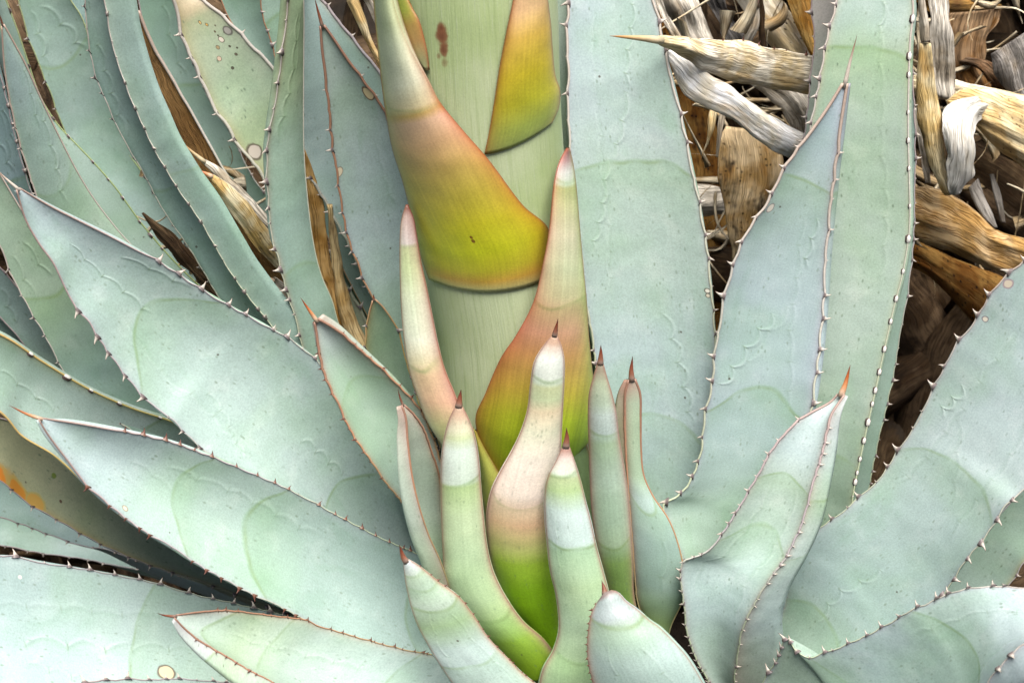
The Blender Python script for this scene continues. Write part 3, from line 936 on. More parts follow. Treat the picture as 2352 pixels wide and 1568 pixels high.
# olive leaf flushed orange
leaf([(-360, 1000), (-150, 1035), (0, 1102), (60, 1150), (150, 1202), (240, 1252), (330, 1290), (400, 1314), (480, 1340), (560, 1370), (640, 1400), (760, 1440), (980, 1470)],
     [(-360, 990), (-200, 930), (0, 960), (100, 1000), (200, 1060), (330, 1140), (500, 1240), (700, 1330), (1000, 1420)],
     [-0.04, 0.03, 0.03], dY=[0.01, 0.05, 0.05], bow=0.2, thick=[0.006, 0.014, 0.03],
     stops=((-100, 1030, '#b8b884'), (60, 1090, '#b6ba88'), (250, 1180, '#b0be98'), (420, 1270, '#aac2a4'), (600, 1350, '#aac4ae')),
     edge=('#b8923c', 0.005, None, 0.003), speck=2.0, teeth=dict(space=60, size=0.005, sides='L'),
     blots=[(57, 1135, 0.0030, '#b07840', '#4a3424'), (68, 1143, 0.0026, '#b07840', '#4a3424'), (90, 1163, 0.0030, '#5a4030', '#3a2a20'), (142, 1153, 0.0018, '#5a4030', None), (-8, 1098, 0.024, '#d8862a', '#c0a058'), (34, 1128, 0.013, '#d49038', '#bca65e'), (80, 1155, 0.009, '#c8a050', '#b4a866'), (120, 1090, 0.003, '#7d9440', None)],
     label='olive leaf flushed orange along its lower margin')
# blue leaf below it, only a strip shows
leaf([(-300, 1130), (-100, 1160), (0, 1186), (60, 1205), (100, 1221), (145, 1237), (190, 1252), (250, 1262), (330, 1292), (500, 1350), (900, 1460)],
     [(-300, 1120), (-120, 1070), (0, 1080), (120, 1130), (250, 1200), (420, 1290), (700, 1380), (980, 1440)],
     [0.06, 0.13, 0.10], dY=[0.01, 0.04, 0.04], bow=0.2, stops=('#a8c6c0',), teeth=dict(space=48, size=0.0036, sides='L'))
# two strips in the dark gap
leaf([(-300, 1205), (0, 1250), (60, 1262), (120, 1272), (200, 1283), (280, 1300), (390, 1318), (520, 1360), (900, 1470)],
     [(-300, 1195), (0, 1150), (150, 1190), (330, 1270), (600, 1360), (960, 1450)],
     [0.20, 0.26, 0.16], dY=0.03, bow=0.2, stops=('#9fbcb0',), teeth=dict(space=46, size=0.0036, sides='L'))
# wide bottom-left leaf
leaf([(-420, 1620), (-200, 1690), (100, 1730), (400, 1740), (700, 1700), (1000, 1620)],
     [(-420, 1600), (-300, 1420), (-150, 1300), (0, 1280), (110, 1296), (200, 1311), (280, 1325), (370, 1345), (440, 1366), (530, 1386), (600, 1404), (690, 1424), (760, 1450), (830, 1480), (1040, 1520)],
     [-0.32, -0.20, -0.10], dY=[0.02, 0.14, 0.06], bow=[0.2, 0.14, 0.2], thick=[0.006, 0.018, 0.03],
     stops=((0, 1400, '#aecac2'), (250, 1430, '#b6d0c8'), (500, 1480, '#aeccb8'), (700, 1480, '#b2cdc0')),
     arcs=[(316, 1440, 70)], prints=[((52, 1486), (300, 1490), 2.6, 0.010), ((300, 1492), (460, 1500), 2, 0.008, 0.8), ((60, 1520), (220, 1568), 3, 0.006, 0.7)],
     edge=('#8f8a98', 0.003, '#9a94a0', 0.0022), teeth=dict(space=58, size=0.0055, sides='R'), blots=[(42, 1327, 0.0026, '#e8e6da', None), (381, 1552, 0.007, '#ded2ac', '#6a5a48')])
# strip along the lower frame edge
leaf([(40, 1800), (300, 1830), (700, 1820), (1000, 1740)],
     [(40, 1780), (110, 1620), (200, 1572), (280, 1563), (340, 1563), (420, 1561), (500, 1567), (600, 1580), (800, 1600), (1060, 1600)],
     [-0.36, -0.25, -0.14], dY=[0.02, 0.12, 0.06], bow=0.15, stops=('#b4cdc6',), teeth=dict(space=40, size=0.0055, sides='R'), edge=EDGE_MAUVE)
# short front leaf with pale channel, spine pointing left
leaf([(400, 1418), (430, 1448), (470, 1476), (520, 1505), (570, 1535), (640, 1572), (760, 1640), (1000, 1700)],
     [(404, 1412), (470, 1404), (540, 1404), (580, 1408), (640, 1416), (700, 1424), (730, 1437), (790, 1455), (860, 1475), (940, 1495), (1010, 1507), (1110, 1530)],
     [-0.28, -0.23, -0.17], dY=[0.01, 0.09, 0.06], bow=[0.35, 0.32, 0.2], thick=[0.006, 0.018, 0.03], oL=[10, 34, 10, 0], spine=[(380, 1413), (360, 1407)],
     stops=((420, 1420, '#c9d8d2'), (500, 1440, '#c2d6c4'), (560, 1460, '#bed6b0'), (700, 1500, '#c2dac8'), (900, 1530, '#bcd6ca')),
     arcs=[(487, 1440, 36), (602, 1480, 40, 0.6), (910, 1530, 30, 0.6)], edge=('#a58a90', 0.003, '#c09a80', 0.003), margin='rust', teeth=dict(space=24, size=0.0030, kind='dark', hi=0.93), mott=0.7)

# ---- medium leaves at the left of the stalk
leaf([(722, 738), (732, 790), (744, 845), (762, 893), (780, 930), (810, 992), (850, 1052), (890, 1110), (925, 1152), (960, 1210), (1010, 1330)],
     [(730, 732), (770, 756), (830, 808), (880, 852), (930, 903), (965, 945), (990, 1000), (1010, 1060), (1030, 1160), (1070, 1300)],
     [-0.085, -0.09, -0.085], dY=[0.0, 0.03, 0.0], bow=[0.4, 0.32, 0.3], thick=[0.006, 0.014, 0.02], oR=[14, 9, 2, 0], oL=[7, 4, 0, 0], spine=[(705, 705), (690, 683)], spine_mat='orange',
     stops=((740, 770, '#c2d2c8'), (790, 860, '#aac4ae'), (860, 980, '#a3c0a6'), (930, 1100, '#aac4b4'), (980, 1200, '#9fbba4')),
     arcs=[(800, 850, 40, 0.6)], edge=('#a8705c', 0.003, '#a8705c', 0.0035), margin='rust', mr=0.0009, teeth=dict(space=30, size=0.0032, kind='dark', hi=0.93), mott=0.8)
# narrow folded leaf
leaf([(922, 930), (932, 960), (936, 1010), (946, 1090), (962, 1160), (985, 1230), (1012, 1290), (1050, 1400)],
     [(928, 930), (950, 952), (972, 985), (990, 1035), (1008, 1090), (1018, 1180), (1030, 1260), (1070, 1380)],
     [-0.125, -0.125, -0.12], dY=[0.01, 0.05, 0.02], bow=[0.2, 0.4, 0.3], thick=[0.005, 0.010, 0.016], oL=[15, 24, 34, 44, 60], spine=[(918, 910), (914, 893)],
     stops=((925, 940, '#b9b29e'), (940, 1010, '#c2cdb4'), (955, 1080, '#b4c8ae'), (975, 1170, '#b8ccb4'), (1010, 1290, '#aac49a')),
     edge=('#b58680', 0.004, '#b56a48', 0.003), margin='rust', mr=0.0008, teeth=dict(space=17, size=0.0020, kind='dark', sides='R', hi=0.95), mott=0.5,
     label='narrow folded leaf with rust-coloured inner margin')
# small yellow-edged leaf behind
leaf([(856, 690), (848, 720), (842, 770), (842, 830), (860, 920), (900, 1060), (980, 1250)],
     [(862, 688), (880, 706), (902, 740), (922, 790), (940, 860), (965, 940), (1040, 1180)],
     [-0.02, -0.02, -0.04], dY=0.0, bow=0.3, spine=[(858, 675)], stops=('#a3bf9c',), edge=('#d0a860', 0.005, None, 0.002), margin='yellow', teeth=dict(space=40, size=0.0045))
# ---- upper left fan, front to back
# pale leaf at far left, top
leaf([(4, 60), (10, 150), (23, 231), (50, 340), (77, 428), (110, 520), (180, 640), (330, 800), (700, 1100), (960, 1330)],
     [(8, 56), (30, 95), (58, 147), (96, 231), (143, 328), (181, 401), (220, 463), (270, 528), (308, 571), (370, 650), (560, 860), (1000, 1270)],
     [-0.02, 0.02, 0.02], dY=[0.0, 0.02, 0.0], bow=-0.22, thick=[0.006, 0.02, 0.03], spine=[(-2, 30)],
     stops=((40, 200, '#a6c2ba'), (110, 330, '#a6c2b4'), (200, 500, '#a3bfa4')), arcs=[(120, 450, -30, 0.6)],
     prints=[((55, 160), (88, 290), 2.5, 0.004), ((85, 225), (150, 470), 4.5, 0.005)], edge=('#a8c0a0', 0.003, '#b4ccb0', 0.004), margin='pale', teeth=dict(space=70, size=0.0035, sides='L'))
# behind it on the frame edge
leaf([(-120, -60), (-90, 120), (-60, 300), (-20, 480), (100, 700), (500, 1040), (930, 1330)],
     [(-110, -60), (-30, 80), (0, 175), (18, 250), (40, 340), (60, 410), (90, 480), (250, 680), (980, 1290)],
     [0.0, 0.05, 0.03], dY=-0.02, bow=0.1, stops=('#a0bfc0',), prints=[((2, 250), (40, 360), 2, 0.006), ((0, 330), (30, 400), 1.5, 0.006)], arcs=[(20, 400, 20)], teeth=dict(space=60, size=0.0040, sides='R'))
# dark leaf with pale tooth scars
leaf([(-30, -90), (0, 60), (60, 240), (150, 420), (270, 570), (480, 800), (980, 1310)],
     [(-20, -92), (40, 70), (66, 148), (93, 224), (131, 284), (162, 318), (216, 374), (266, 432), (305, 486), (328, 517), (400, 600), (560, 760), (1010, 1260)],
     [0.16, 0.16, 0.09], dY=0.04, bow=0.2, stops=('#9ebaa8',), margin='green', mr=0.0008, teeth=dict(space=58, size=0.0046, kind='scar', sides='R', ang=0.7))
# wide shaded leaf
leaf([(15, -120), (43, 0), (64, 77), (93, 154), (114, 205), (160, 320), (260, 450), (360, 580), (560, 800), (1000, 1280)],
     [(60, -130), (140, -40), (190, 45), (215, 130), (260, 260), (330, 400), (440, 560), (520, 700), (680, 880), (1050, 1240)],
     [0.28, 0.26, 0.16], dY=[0.0, 0.02, 0.0], bow=0.22, thick=[0.006, 0.016, 0.03], stops=((100, 40, '#9fbcae'), (180, 180, '#9cbaaa'), (300, 400, '#9ab8ac')),
     prints=[((78, 30), (108, 150), 2.5, 0.006), ((98, 20), (190, 125), 2.5, 0.008)], arcs=[(140, 145, -20, 0.8)], margin='green', teeth=dict(space=60, size=0.0035, sides='L'))
# pale wedge at the top edge
leaf([(-60, -260), (60, -120), (100, 0), (150, 100), (300, 360), (1000, 1250)],
     [(-50, -262), (130, -80), (148, 0), (172, 28), (198, 60), (330, 300), (1040, 1220)],
     [0.30, 0.27, 0.12], bow=-0.1, stops=('#a9c6b4',), margin='green')
leaf([(60, -260), (140, -60), (155, 0), (190, 60), (330, 340), (1010, 1240)],
     [(70, -262), (220, -60), (240, 40), (330, 240), (480, 480), (1050, 1200)],
     [0.34, 0.31, 0.14], bow=0.1, stops=('#9dbfb8',), margin='green')
# long narrow leaf with two toothed margins
leaf([(175, -160), (197, 0), (200, 58), (208, 116), (222, 174), (251, 247), (285, 320), (336, 405), (378, 486), (430, 560), (462, 610), (510, 690), (600, 800), (1000, 1260)],
     [(180, -162), (239, 0), (252, 77), (272, 150), (300, 228), (330, 295), (354, 345), (382, 392), (409, 436), (455, 502), (501, 579), (545, 650), (640, 770), (1030, 1230)],
     [0.02, 0.02, 0.01], dY=[0.0, -0.03, 0.0], bow=[0.1, 0.25, 0.3], thick=[0.006, 0.022, 0.03], oR=[30, 62, 62, 60, 54, 20],
     stops=((230, 60, '#a2c0b2'), (330, 300, '#a4c4b8'), (450, 540, '#a2c2b6'), (560, 680, '#9dbcae')), arcs=[(385, 425, -14, 0.6)],
     prints=[((222, 100), (292, 320), 4, 0.006, 0.9)], edge=('#7fa090', 0.003, '#b8ceb8', 0.003), margin='pale', teeth=dict(space=52, size=0.0050, hi=0.95))
# leaf behind the dry brown one
leaf([(300, -160), (318, 0), (345, 120), (400, 260), (480, 420), (560, 560), (680, 760), (1040, 1220)],
     [(310, -162), (398, -10), (420, 90), (452, 170), (486, 240), (530, 310), (575, 400), (620, 470), (640, 560), (720, 720), (1060, 1200)],
     [0.34, 0.32, 0.18], bow=0.15, stops=((380, 100, '#93b4a2'), (500, 350, '#94b2a0')), prints=[((368, 10), (425, 180), 2.5, 0.008, 0.7)], arcs=[(415, 183, 10, 0.8)], teeth=dict(space=60, size=0.0045, sides='R'))
# dead-edged spotted leaf
leaf([(384, -40), (401, 0), (409, 31), (424, 89), (459, 166), (490, 239), (536, 305), (555, 340), (594, 386), (625, 440), (690, 600), (1060, 1190)],
     [(400, -46), (463, 0), (513, 42), (548, 77), (580, 110), (612, 140), (640, 180), (668, 260), (690, 380), (740, 560), (1090, 1160)],
     [0.12, 0.11, 0.05], dY=0.02, bow=0.12, thick=[0.004, 0.010, 0.03],
     stops=((410, -10, '#d8c49a'), (440, 25, '#d6c090'), (452, 44, '#b2b888'), (480, 90, '#b2c29a'), (540, 220, '#b6ccaa'), (590, 340, '#b8c89a')),
     speck=3.0, edge=('#b0a070', 0.008, '#8a7f78', 0.004), margin='pale', mr=0.0016, teeth=dict(space=75, size=0.0060, sides='LR'),
     blots=[(460, 56, 0.0028, '#c8a868', '#4a3c2c'), (472, 57, 0.0028, '#c8a050', '#4a3c2c'), (508, 94, 0.0034, '#e0d4c4', '#5a5040'), (505, 136, 0.0024, '#d8c0a8', '#55492f'), (501, 113, 0.0024, '#a8946c', '#3f382c'), (497, 64, 0.0018, '#564a36', None), (490, 70, 0.002, '#5a4a34', None), (529, 108, 0.0016, '#4a4434', None), (545, 110, 0.0014, '#4a4434', None), (535, 162, 0.0016, '#4a4434', None),
            (520, 65, 0.0060, '#a8a49c', '#5a5450'), (585, 345, 0.0085, '#c6bcae', '#55483c'), (541, 128, 0.0018, '#5a5040', None), (500, 85, 0.0016, '#4c4636', None), (512, 75, 0.0012, '#4c4636', None)],
     label='yellowish spotted leaf with a dead tan tip edge')
# two leaves at the top between the spotted and the upright one
leaf([(470, -200), (500, -20), (530, 50), (580, 110), (640, 210), (760, 560), (1080, 1150)],
     [(480, -200), (590, -30), (600, 30), (618, 90), (632, 140), (690, 300), (1100, 1140)],
     [0.18, 0.16, 0.06], bow=0.15, stops=('#8fb09c',), margin='rust', teeth=dict(space=40, size=0.0045, sides='R'))
leaf([(580, -220), (592, -20), (604, 40), (622, 110), (660, 260), (1090, 1140)],
     [(600, -222), (668, -20), (680, 80), (690, 200), (720, 400), (1110, 1130)],
     [0.22, 0.19, 0.06], bow=0.1, stops=('#a5c6b0',), teeth=dict(space=48, size=0.0045, sides='L'), arcs=[(625, 45, 10, 0.8)])
# narrow upright leaf, folded, seen from outside
leaf([(664, -90), (663, 0), (654, 90), (645, 160), (634, 231), (622, 300), (616, 350), (618, 444), (625, 540), (644, 595), (655, 641), (671, 699), (688, 757), (708, 830), (800, 960), (1060, 1250)],
     [(668, -90), (697, 0), (697, 193), (698, 347), (709, 482), (722, 570), (738, 632), (763, 691), (780, 750), (830, 860), (1090, 1220)],
     [0.03, 0.02, 0.0], dY=0.02, bow=[-0.2, -0.3, -0.2], thick=[0.006, 0.018, 0.03], oL=[10, 12, 10, 2, 0, 0],
     stops=((680, 60, '#a0b98a'), (660, 200, '#a4bc90'), (655, 320, '#a2bfa6'), (670, 480, '#9fbfae'), (710, 640, '#9bbba6'), (740, 760, '#98b89e')),
     prints=[((684, 30), (640, 330), 5, -0.005), ((690, 20), (678, 170), 2, 0.004, 0.5)], arcs=[(690, 590, 20, 0.6)], edge=('#9a7a68', 0.0022, None, 0.002), margin='pale', teeth=dict(space=56, size=0.0058, sides='L'), mott=0.6)
# blue leaf behind it
leaf([(690, -120), (694, 0), (694, 200), (696, 347), (732, 432), (759, 475), (775, 510), (810, 570), (850, 660), (900, 800), (1080, 1180)],
     [(698, -122), (736, 0), (767, 38), (809, 92), (848, 138), (875, 175), (900, 260), (930, 420), (960, 640), (1110, 1150)],
     [0.10, 0.09, 0.03], dY=0.02, bow=0.1, stops=('#acc8c0',), edge=('#b4a8a8', 0.002, '#a88a70', 0.003), margin='grey', mr=0.0014, teeth=dict(space=55, size=0.0050))
# leaf with brown tip beside the big bract
leaf([(736, 60), (740, 115), (748, 173), (755, 231), (761, 285), (768, 340), (776, 400), (783, 450), (792, 500), (806, 560), (822, 600), (846, 660), (866, 700), (895, 755), (925, 810), (970, 920), (1080, 1180)],
     [(744, 58), (768, 92), (800, 140), (830, 182), (856, 216), (878, 250), (905, 320), (940, 420), (965, 520), (985, 700), (1010, 900), (1120, 1140)],
     [0.03, 0.025, 0.0], dY=0.0, bow=[0.25, 0.12, 0.2], thick=[0.005, 0.015, 0.03], spine=[(730, 25), (722, -8)], spine_mat='brown',
     stops=((755, 120, '#a9bfae'), (800, 250, '#afc6b8'), (840, 420, '#b4cac6'), (880, 620, '#b4ccc4'), (920, 760, '#a8c2b0')), speck=2.6,
     edge=('#7d7480', 0.0026, '#7a6050', 0.003), margin='rust', mr=0.0009, teeth=dict(space=48, size=0.0046), prints=[((858, 330), (905, 470), 3.5, 0.003, 0.6)],
     blots=[(846, 215, 0.0062, '#e4cfa0', '#6a4a30'), (779, 393, 0.0034, '#dccfb0', '#8a7a68')], label='grey-green leaf with a brown tip beside the stalk')
# green leaf deep between them
leaf([(770, 380), (772, 520), (790, 640), (830, 760), (900, 900), (1080, 1190)],
     [(790, 378), (830, 500), (850, 600), (880, 700), (940, 850), (1100, 1160)],
     [0.16, 0.12, 0.05], bow=0.1, stops=('#8fae90',), margin='green')
# leaves below the broad one, at the left frame edge
leaf([(-160, 180), (-120, 330), (-40, 480), (0, 560), (27, 630), (67, 706), (100, 762), (131, 822), (160, 870), (260, 960), (900, 1330)],
     [(-150, 178), (-60, 300), (0, 400), (60, 500), (150, 640), (260, 780), (360, 880), (470, 980), (960, 1290)],
     [-0.03, 0.0, 0.02], dY=[0.0, 0.02, 0.0], bow=0.12, stops=((20, 520, '#a3bea0'), (110, 700, '#9ab696'), (200, 850, '#8fb0a0')),
     arcs=[(110, 690, -26)], prints=[((30, 590), (75, 690), 2, 0.006), ((55, 555), (115, 640), 1.6, 0.006)], margin='pale', teeth=dict(space=52, size=0.0030, sides='L'))
leaf([(-200, 420), (-120, 560), (-40, 680), (30, 760), (150, 880), (900, 1340)],
     [(-190, 418), (-60, 540), (0, 617), (39, 660), (72, 708), (130, 800), (240, 930), (950, 1300)],
     [0.0, 0.03, 0.03], bow=0.1, stops=('#a4c2b4',), prints=[((0, 660), (30, 745), 2, 0.006)], teeth=dict(space=48, size=0.0034, sides='R'))
leaf([(-240, 560), (-100, 690), (0, 775), (80, 850), (200, 950), (900, 1360)],
     [(-230, 556), (-60, 640), (25, 700), (75, 760), (130, 830), (260, 950), (940, 1320)],
     [0.02, 0.05, 0.03], bow=0.1, stops=('#9fc0b4',), prints=[((20, 720), (110, 820), 3, 0.006)])

# ---- right side, front to back
# folded leaf with orange spine
leaf([(1925, 905), (1905, 925), (1860, 950), (1815, 985), (1775, 1035), (1735, 1105), (1690, 1182), (1655, 1235), (1620, 1270), (1592, 1281), (1572, 1290), (1566, 1330), (1574, 1390), (1580, 1450), (1610, 1530), (1680, 1640)],
     [(1940, 906), (1908, 955), (1890, 1020), (1866, 1110), (1842, 1195), (1806, 1272), (1772, 1320), (1732, 1384), (1705, 1440), (1693, 1500), (1686, 1570), (1720, 1660)],
     [-0.07, -0.11, -0.13, -0.12], dY=[-0.01, -0.02, -0.02, 0.0], bow=[0.25, 0.32, 0.36, 0.35], thick=[0.006, 0.018, 0.03], oR=[8, 32, 40, 44, 70, 100, 100], spine=[(1942, 880), (1953, 838)], spine_mat='orange',
     stops=((1900, 950, '#c2d6d0'), (1830, 1040, '#bcd2cc'), (1770, 1100, '#b9cfba'), (1700, 1260, '#c4dccf'), (1640, 1400, '#bcd6d0'), (1650, 1500, '#b0cbb8')),
     arcs=[(1772, 1085, 40), (1640, 1250, 60, 0.7)], edge=('#a58a88', 0.0028, '#9a7a70', 0.0035), margin='grey', mr=0.0009, teeth=dict(space=28, size=0.0036, hi=0.92), mott=0.8)
# big right leaf
leaf([(2520, 480), (2430, 530), (2352, 605), (2290, 662), (2243, 738), (2195, 800), (2160, 870), (2120, 945), (2085, 1008), (2030, 1090), (1980, 1140), (1930, 1182), (1885, 1215), (1850, 1248), (1822, 1268), (1810, 1320), (1800, 1400), (1740, 1480)],
     [(2524, 486), (2510, 760), (2440, 980), (2352, 1118), (2310, 1155), (2270, 1215), (2232, 1262), (2205, 1300), (2170, 1350), (2100, 1420), (2020, 1480), (1930, 1530), (1820, 1570)],
     [-0.06, -0.09, -0.09], dY=[-0.01, -0.09, -0.05], bow=[0.15, 0.16, 0.25], thick=[0.006, 0.018, 0.03],
     stops=((2330, 800, '#bcd0cf'), (2200, 1000, '#bed2cc'), (2050, 1200, '#aec8be'), (1900, 1350, '#a9c3be'), (1840, 1450, '#9dbba4')),
     arcs=[(2180, 1060, 60, 0.8), (1858, 1400, 30, 0.8)], prints=[((2215, 888), (2150, 942), 2.5, 0.008), ((2020, 1310), (1880, 1420), 4, 0.008, 0.8), ((2200, 960), (2180, 1180), 3, 0.006, 0.4)],
     edge=('#b4a8b0', 0.003, '#8f8a98', 0.003), margin='pale', teeth=dict(space=60, size=0.0062, hi=0.93), blots=[(2265, 729, 0.0032, '#e0d8c4', '#7a6e78'), (2318, 650, 0.006, '#d8cbb4', '#a48f94')])
# leaf behind it, lower right
leaf([(2560, 700), (2480, 900), (2380, 1080), (2280, 1200), (2200, 1290), (2100, 1400), (1900, 1500), (1700, 1560)],
     [(2570, 704), (2520, 1020), (2420, 1220), (2352, 1288), (2325, 1330), (2290, 1370), (2200, 1430), (1980, 1540), (1760, 1600)],
     [0.0, 0.0, -0.03], dY=[0, -0.03, -0.02], bow=0.12, stops=('#a6c2ae',), speck=2.0, edge=(None, 0.002, '#b09a60', 0.004), teeth=dict(space=60, size=0.004, sides='R'))
# bottom right leaf
leaf([(2700, 1420), (2520, 1372), (2352, 1352), (2260, 1350), (2215, 1356), (2170, 1372), (2130, 1390), (2090, 1406), (2050, 1430), (2000, 1458), (1950, 1480), (1900, 1500), (1862, 1512), (1832, 1500), (1808, 1470), (1780, 1530), (1720, 1620)],
     [(2704, 1428), (2540, 1440), (2420, 1460), (2352, 1475), (2295, 1528), (2262, 1572), (2220, 1640), (2120, 1740), (1950, 1800), (1800, 1780)],
     [-0.36, -0.30, -0.20], dY=[-0.02, -0.10, -0.06], bow=[0.2, 0.2, 0.25], thick=[0.006, 0.02, 0.03], oR=[5, 50, 20, 0],
     stops=((2352, 1400, '#c2d4d4'), (2200, 1480, '#c0d8d2'), (2000, 1530, '#b6d2ca'), (1850, 1545, '#b0cbb0')),
     arcs=[(2225, 1460, 60), (1915, 1540, 40, 0.6)], prints=[((2010, 1470), (2090, 1490), 2, 0.004, 0.6)], edge=('#b0a8b8', 0.0025, '#a89aa4', 0.003), margin='pale', teeth=dict(space=44, size=0.0062, hi=0.93))
# tall leaf with a mauve fold, upper right
leaf([(1936, 192), (1900, 250), (1850, 322), (1800, 395), (1768, 462), (1730, 515), (1700, 575), (1672, 665), (1654, 752), (1645, 810), (1640, 880), (1622, 955), (1612, 1040), (1592, 1100), (1562, 1138), (1530, 1162), (1540, 1220), (1570, 1280), (1600, 1380)],
     [(1946, 192), (1935, 260), (1918, 370), (1905, 480), (1895, 590), (1886, 720), (1872, 850), (1850, 980), (1800, 1120), (1740, 1240), (1690, 1400)],
     [0.03, 0.0, -0.04, -0.08], dY=[0.0, 0.0, -0.02, 0.0], bow=[0.12, 0.18, 0.24, 0.3], thick=[0.005, 0.016, 0.03], oR=[9, 20, 18, 14, 2, 0], spine=[(1953, 140), (1969, 80)], spine_mat='pale',
     stops=((1900, 300, '#b0c6cc'), (1830, 430, '#aac4b8'), (1780, 600, '#b0c8c4'), (1740, 800, '#b7ccd0'), (1700, 1000, '#aac5be'), (1600, 1200, '#a8c4ae')),
     arcs=[(1845, 412, 14, 1.0), (1700, 900, 50, 1.0)], prints=[((1878, 500), (1838, 610), 2.5, 0.006), ((1775, 725), (1648, 880), 4, 0.010), ((1815, 700), (1720, 830), 2, 0.008, 0.5)],
     edge=('#8f8498', 0.003, '#9a8494', 0.004), margin='pale', mr=0.0011, teeth=dict(space=62, size=0.0062, hi=0.90), blots=[(1767, 481, 0.0042, '#ded8c8', '#8a7f80')])
# broad upright leaf, right of the stalk
leaf([(1330, -420), (1318, -200), (1312, 0), (1306, 60), (1304, 120), (1308, 180), (1306, 260), (1312, 340), (1320, 430), (1334, 560), (1350, 700), (1375, 850), (1400, 1000), (1420, 1150), (1440, 1330)],
     [(1350, -424), (1440, -200), (1497, 0), (1522, 110), (1552, 230), (1578, 345), (1598, 440), (1614, 530), (1628, 630), (1638, 740), (1640, 820), (1632, 920), (1618, 1020), (1600, 1120), (1560, 1220), (1520, 1360)],
     [0.14, 0.05, 0.0, -0.04], dY=[0.0, 0.02, 0.0], bow=[0.1, 0.16, 0.22, 0.3], thick=[0.006, 0.018, 0.03], oR=[0, 6, 4, 0, 0],
     stops=((1400, 60, '#b6cbca'), (1440, 250, '#bcd0cc'), (1460, 420, '#b2cbb8'), (1480, 600, '#b7cfc0'), (1500, 850, '#b5ccca'), (1480, 1050, '#aac4bc'), (1500, 1150, '#a3bfae')),
     arcs=[(1440, 362, 34), (1500, 962, 24, 0.8)], prints=[((1447, 0), (1438, 200), 3.5, 0.006), ((1436, 210), (1402, 360), 2.5, 0.006), ((1396, 372), (1353, 572), 4.5, 0.006), ((1520, 720), (1580, 970), 4.5, 0.008, 0.8)],
     edge=('#a8a4b4', 0.003, '#b4a8b0', 0.003), margin='pale', mr=0.0011, teeth=dict(space=66, size=0.0058, hi=0.95), blots=[(1628, 665, 0.0032, '#ece8d8', '#54483e'), (1627, 678, 0.0026, '#e0d8c0', '#54483e')])
# upright leaf at the right
leaf([(1960, -420), (1938, -150), (1925, 0), (1905, 80), (1893, 140), (1885, 190), (1868, 270), (1850, 400), (1830, 600), (1800, 800), (1770, 1000), (1720, 1300)],
     [(1980, -424), (2060, -200), (2096, 0), (2090, 100), (2087, 200), (2086, 300), (2088, 400), (2089, 520), (2075, 620), (2055, 700), (2032, 800), (2010, 900), (1985, 1010), (1962, 1120), (1950, 1180), (1880, 1350)],
     [0.16, 0.08, 0.03, -0.04], dY=[0.0, 0.0, -0.02, -0.03], bow=[0.1, 0.12, 0.16, 0.3], thick=[0.006, 0.02, 0.03], oR=[0, 9, 7, 2, 0],
     stops=((2000, 50, '#b0c8b8'), (2000, 120, '#a9c2a0'), (2010, 300, '#b0c6b0'), (2000, 500, '#bbd0bc'), (1980, 750, '#b6ccb8'), (1940, 950, '#a9c1aa'), (1920, 1150, '#93ae93')),
     arcs=[(2012, 100, 34, 1.2), (1960, 1080, 20, 0.5)], prints=[((2030, 0), (2012, 100), 1.6, 0.005)],
     edge=('#c0a08c', 0.0030, '#bcb894', 0.004), margin='pale', mr=0.0008, speck=2.2, teeth=[dict(space=62, size=0.0062, kind='pale', sides='L', hi=0.95), dict(space=64, size=0.0062, kind='scar', sides='R', ang=2.6, hi=0.97)])
# strip of leaf behind it on the right
leaf([(1990, -150), (1985, 200), (1990, 500), (1960, 800), (1910, 1050), (1840, 1300)],
     [(2000, -152), (2085, 100), (2100, 400), (2094, 580), (2082, 680), (2068, 760), (2052, 850), (2030, 950), (2005, 1060), (1985, 1150), (1900, 1340)],
     [0.16, 0.10, -0.02], bow=0.1, stops=('#93ae9f',), teeth=dict(space=62, size=0.0044, sides='R'))
# pinkish leaf behind it on the left, at the top
leaf([(1850, -260), (1862, -60), (1868, 20), (1872, 90), (1868, 140), (1862, 200), (1830, 500), (1760, 1000), (1700, 1300)],
     [(1866, -262), (1960, -40), (1960, 150), (1950, 500), (1880, 900), (1800, 1300)],
     [0.20, 0.12, -0.02], bow=0.1, stops=((1890, 40, '#c9c0b4'), (1880, 150, '#b8c0ac'), (1850, 400, '#a8bfa8')), teeth=dict(space=46, size=0.0062, sides='L', kind='pale'))
# slim pale leaf between the stalk and the broad upright leaf
leaf([(1250, -300), (1262, -60), (1268, 100), (1275, 260), (1290, 400), (1310, 560), (1330, 760), (1350, 1050), (1330, 1340)],
     [(1262, -300), (1330, -60), (1340, 100), (1345, 300), (1350, 460), (1358, 600), (1372, 720), (1390, 900), (1420, 1150), (1430, 1350)],
     [0.14, 0.06, 0.02, -0.03], bow=-0.05, stops=('#b6ccb4',), edge=('#c9ae9a', 0.002, '#b8ccb8', 0.002), margin='pale', teeth=dict(space=60, size=0.004, sides='L'))

# ---- young leaves round the foot of the stalk
def young(L, R, Y, **k):
    k.setdefault('bow', [-0.6, -0.58, -0.5, -0.45])
    k.setdefault('bowp', 0.85)
    k.setdefault('thick', 0.008)
    k.setdefault('margin', None)
    k.setdefault('desat', False)
    k.setdefault('edge_line', '#94705e')
    k.setdefault('edge_rel', True)
    k.setdefault('mr', 0.0006)
    k.setdefault('mott', 0.4)
    k.setdefault('speck', 0.7)
    k.setdefault('streak', 0.14)
    k.setdefault('edge', EDGE_PINK)
    k.setdefault('rough', 0.45)
    return leaf(L, R, Y, **k)
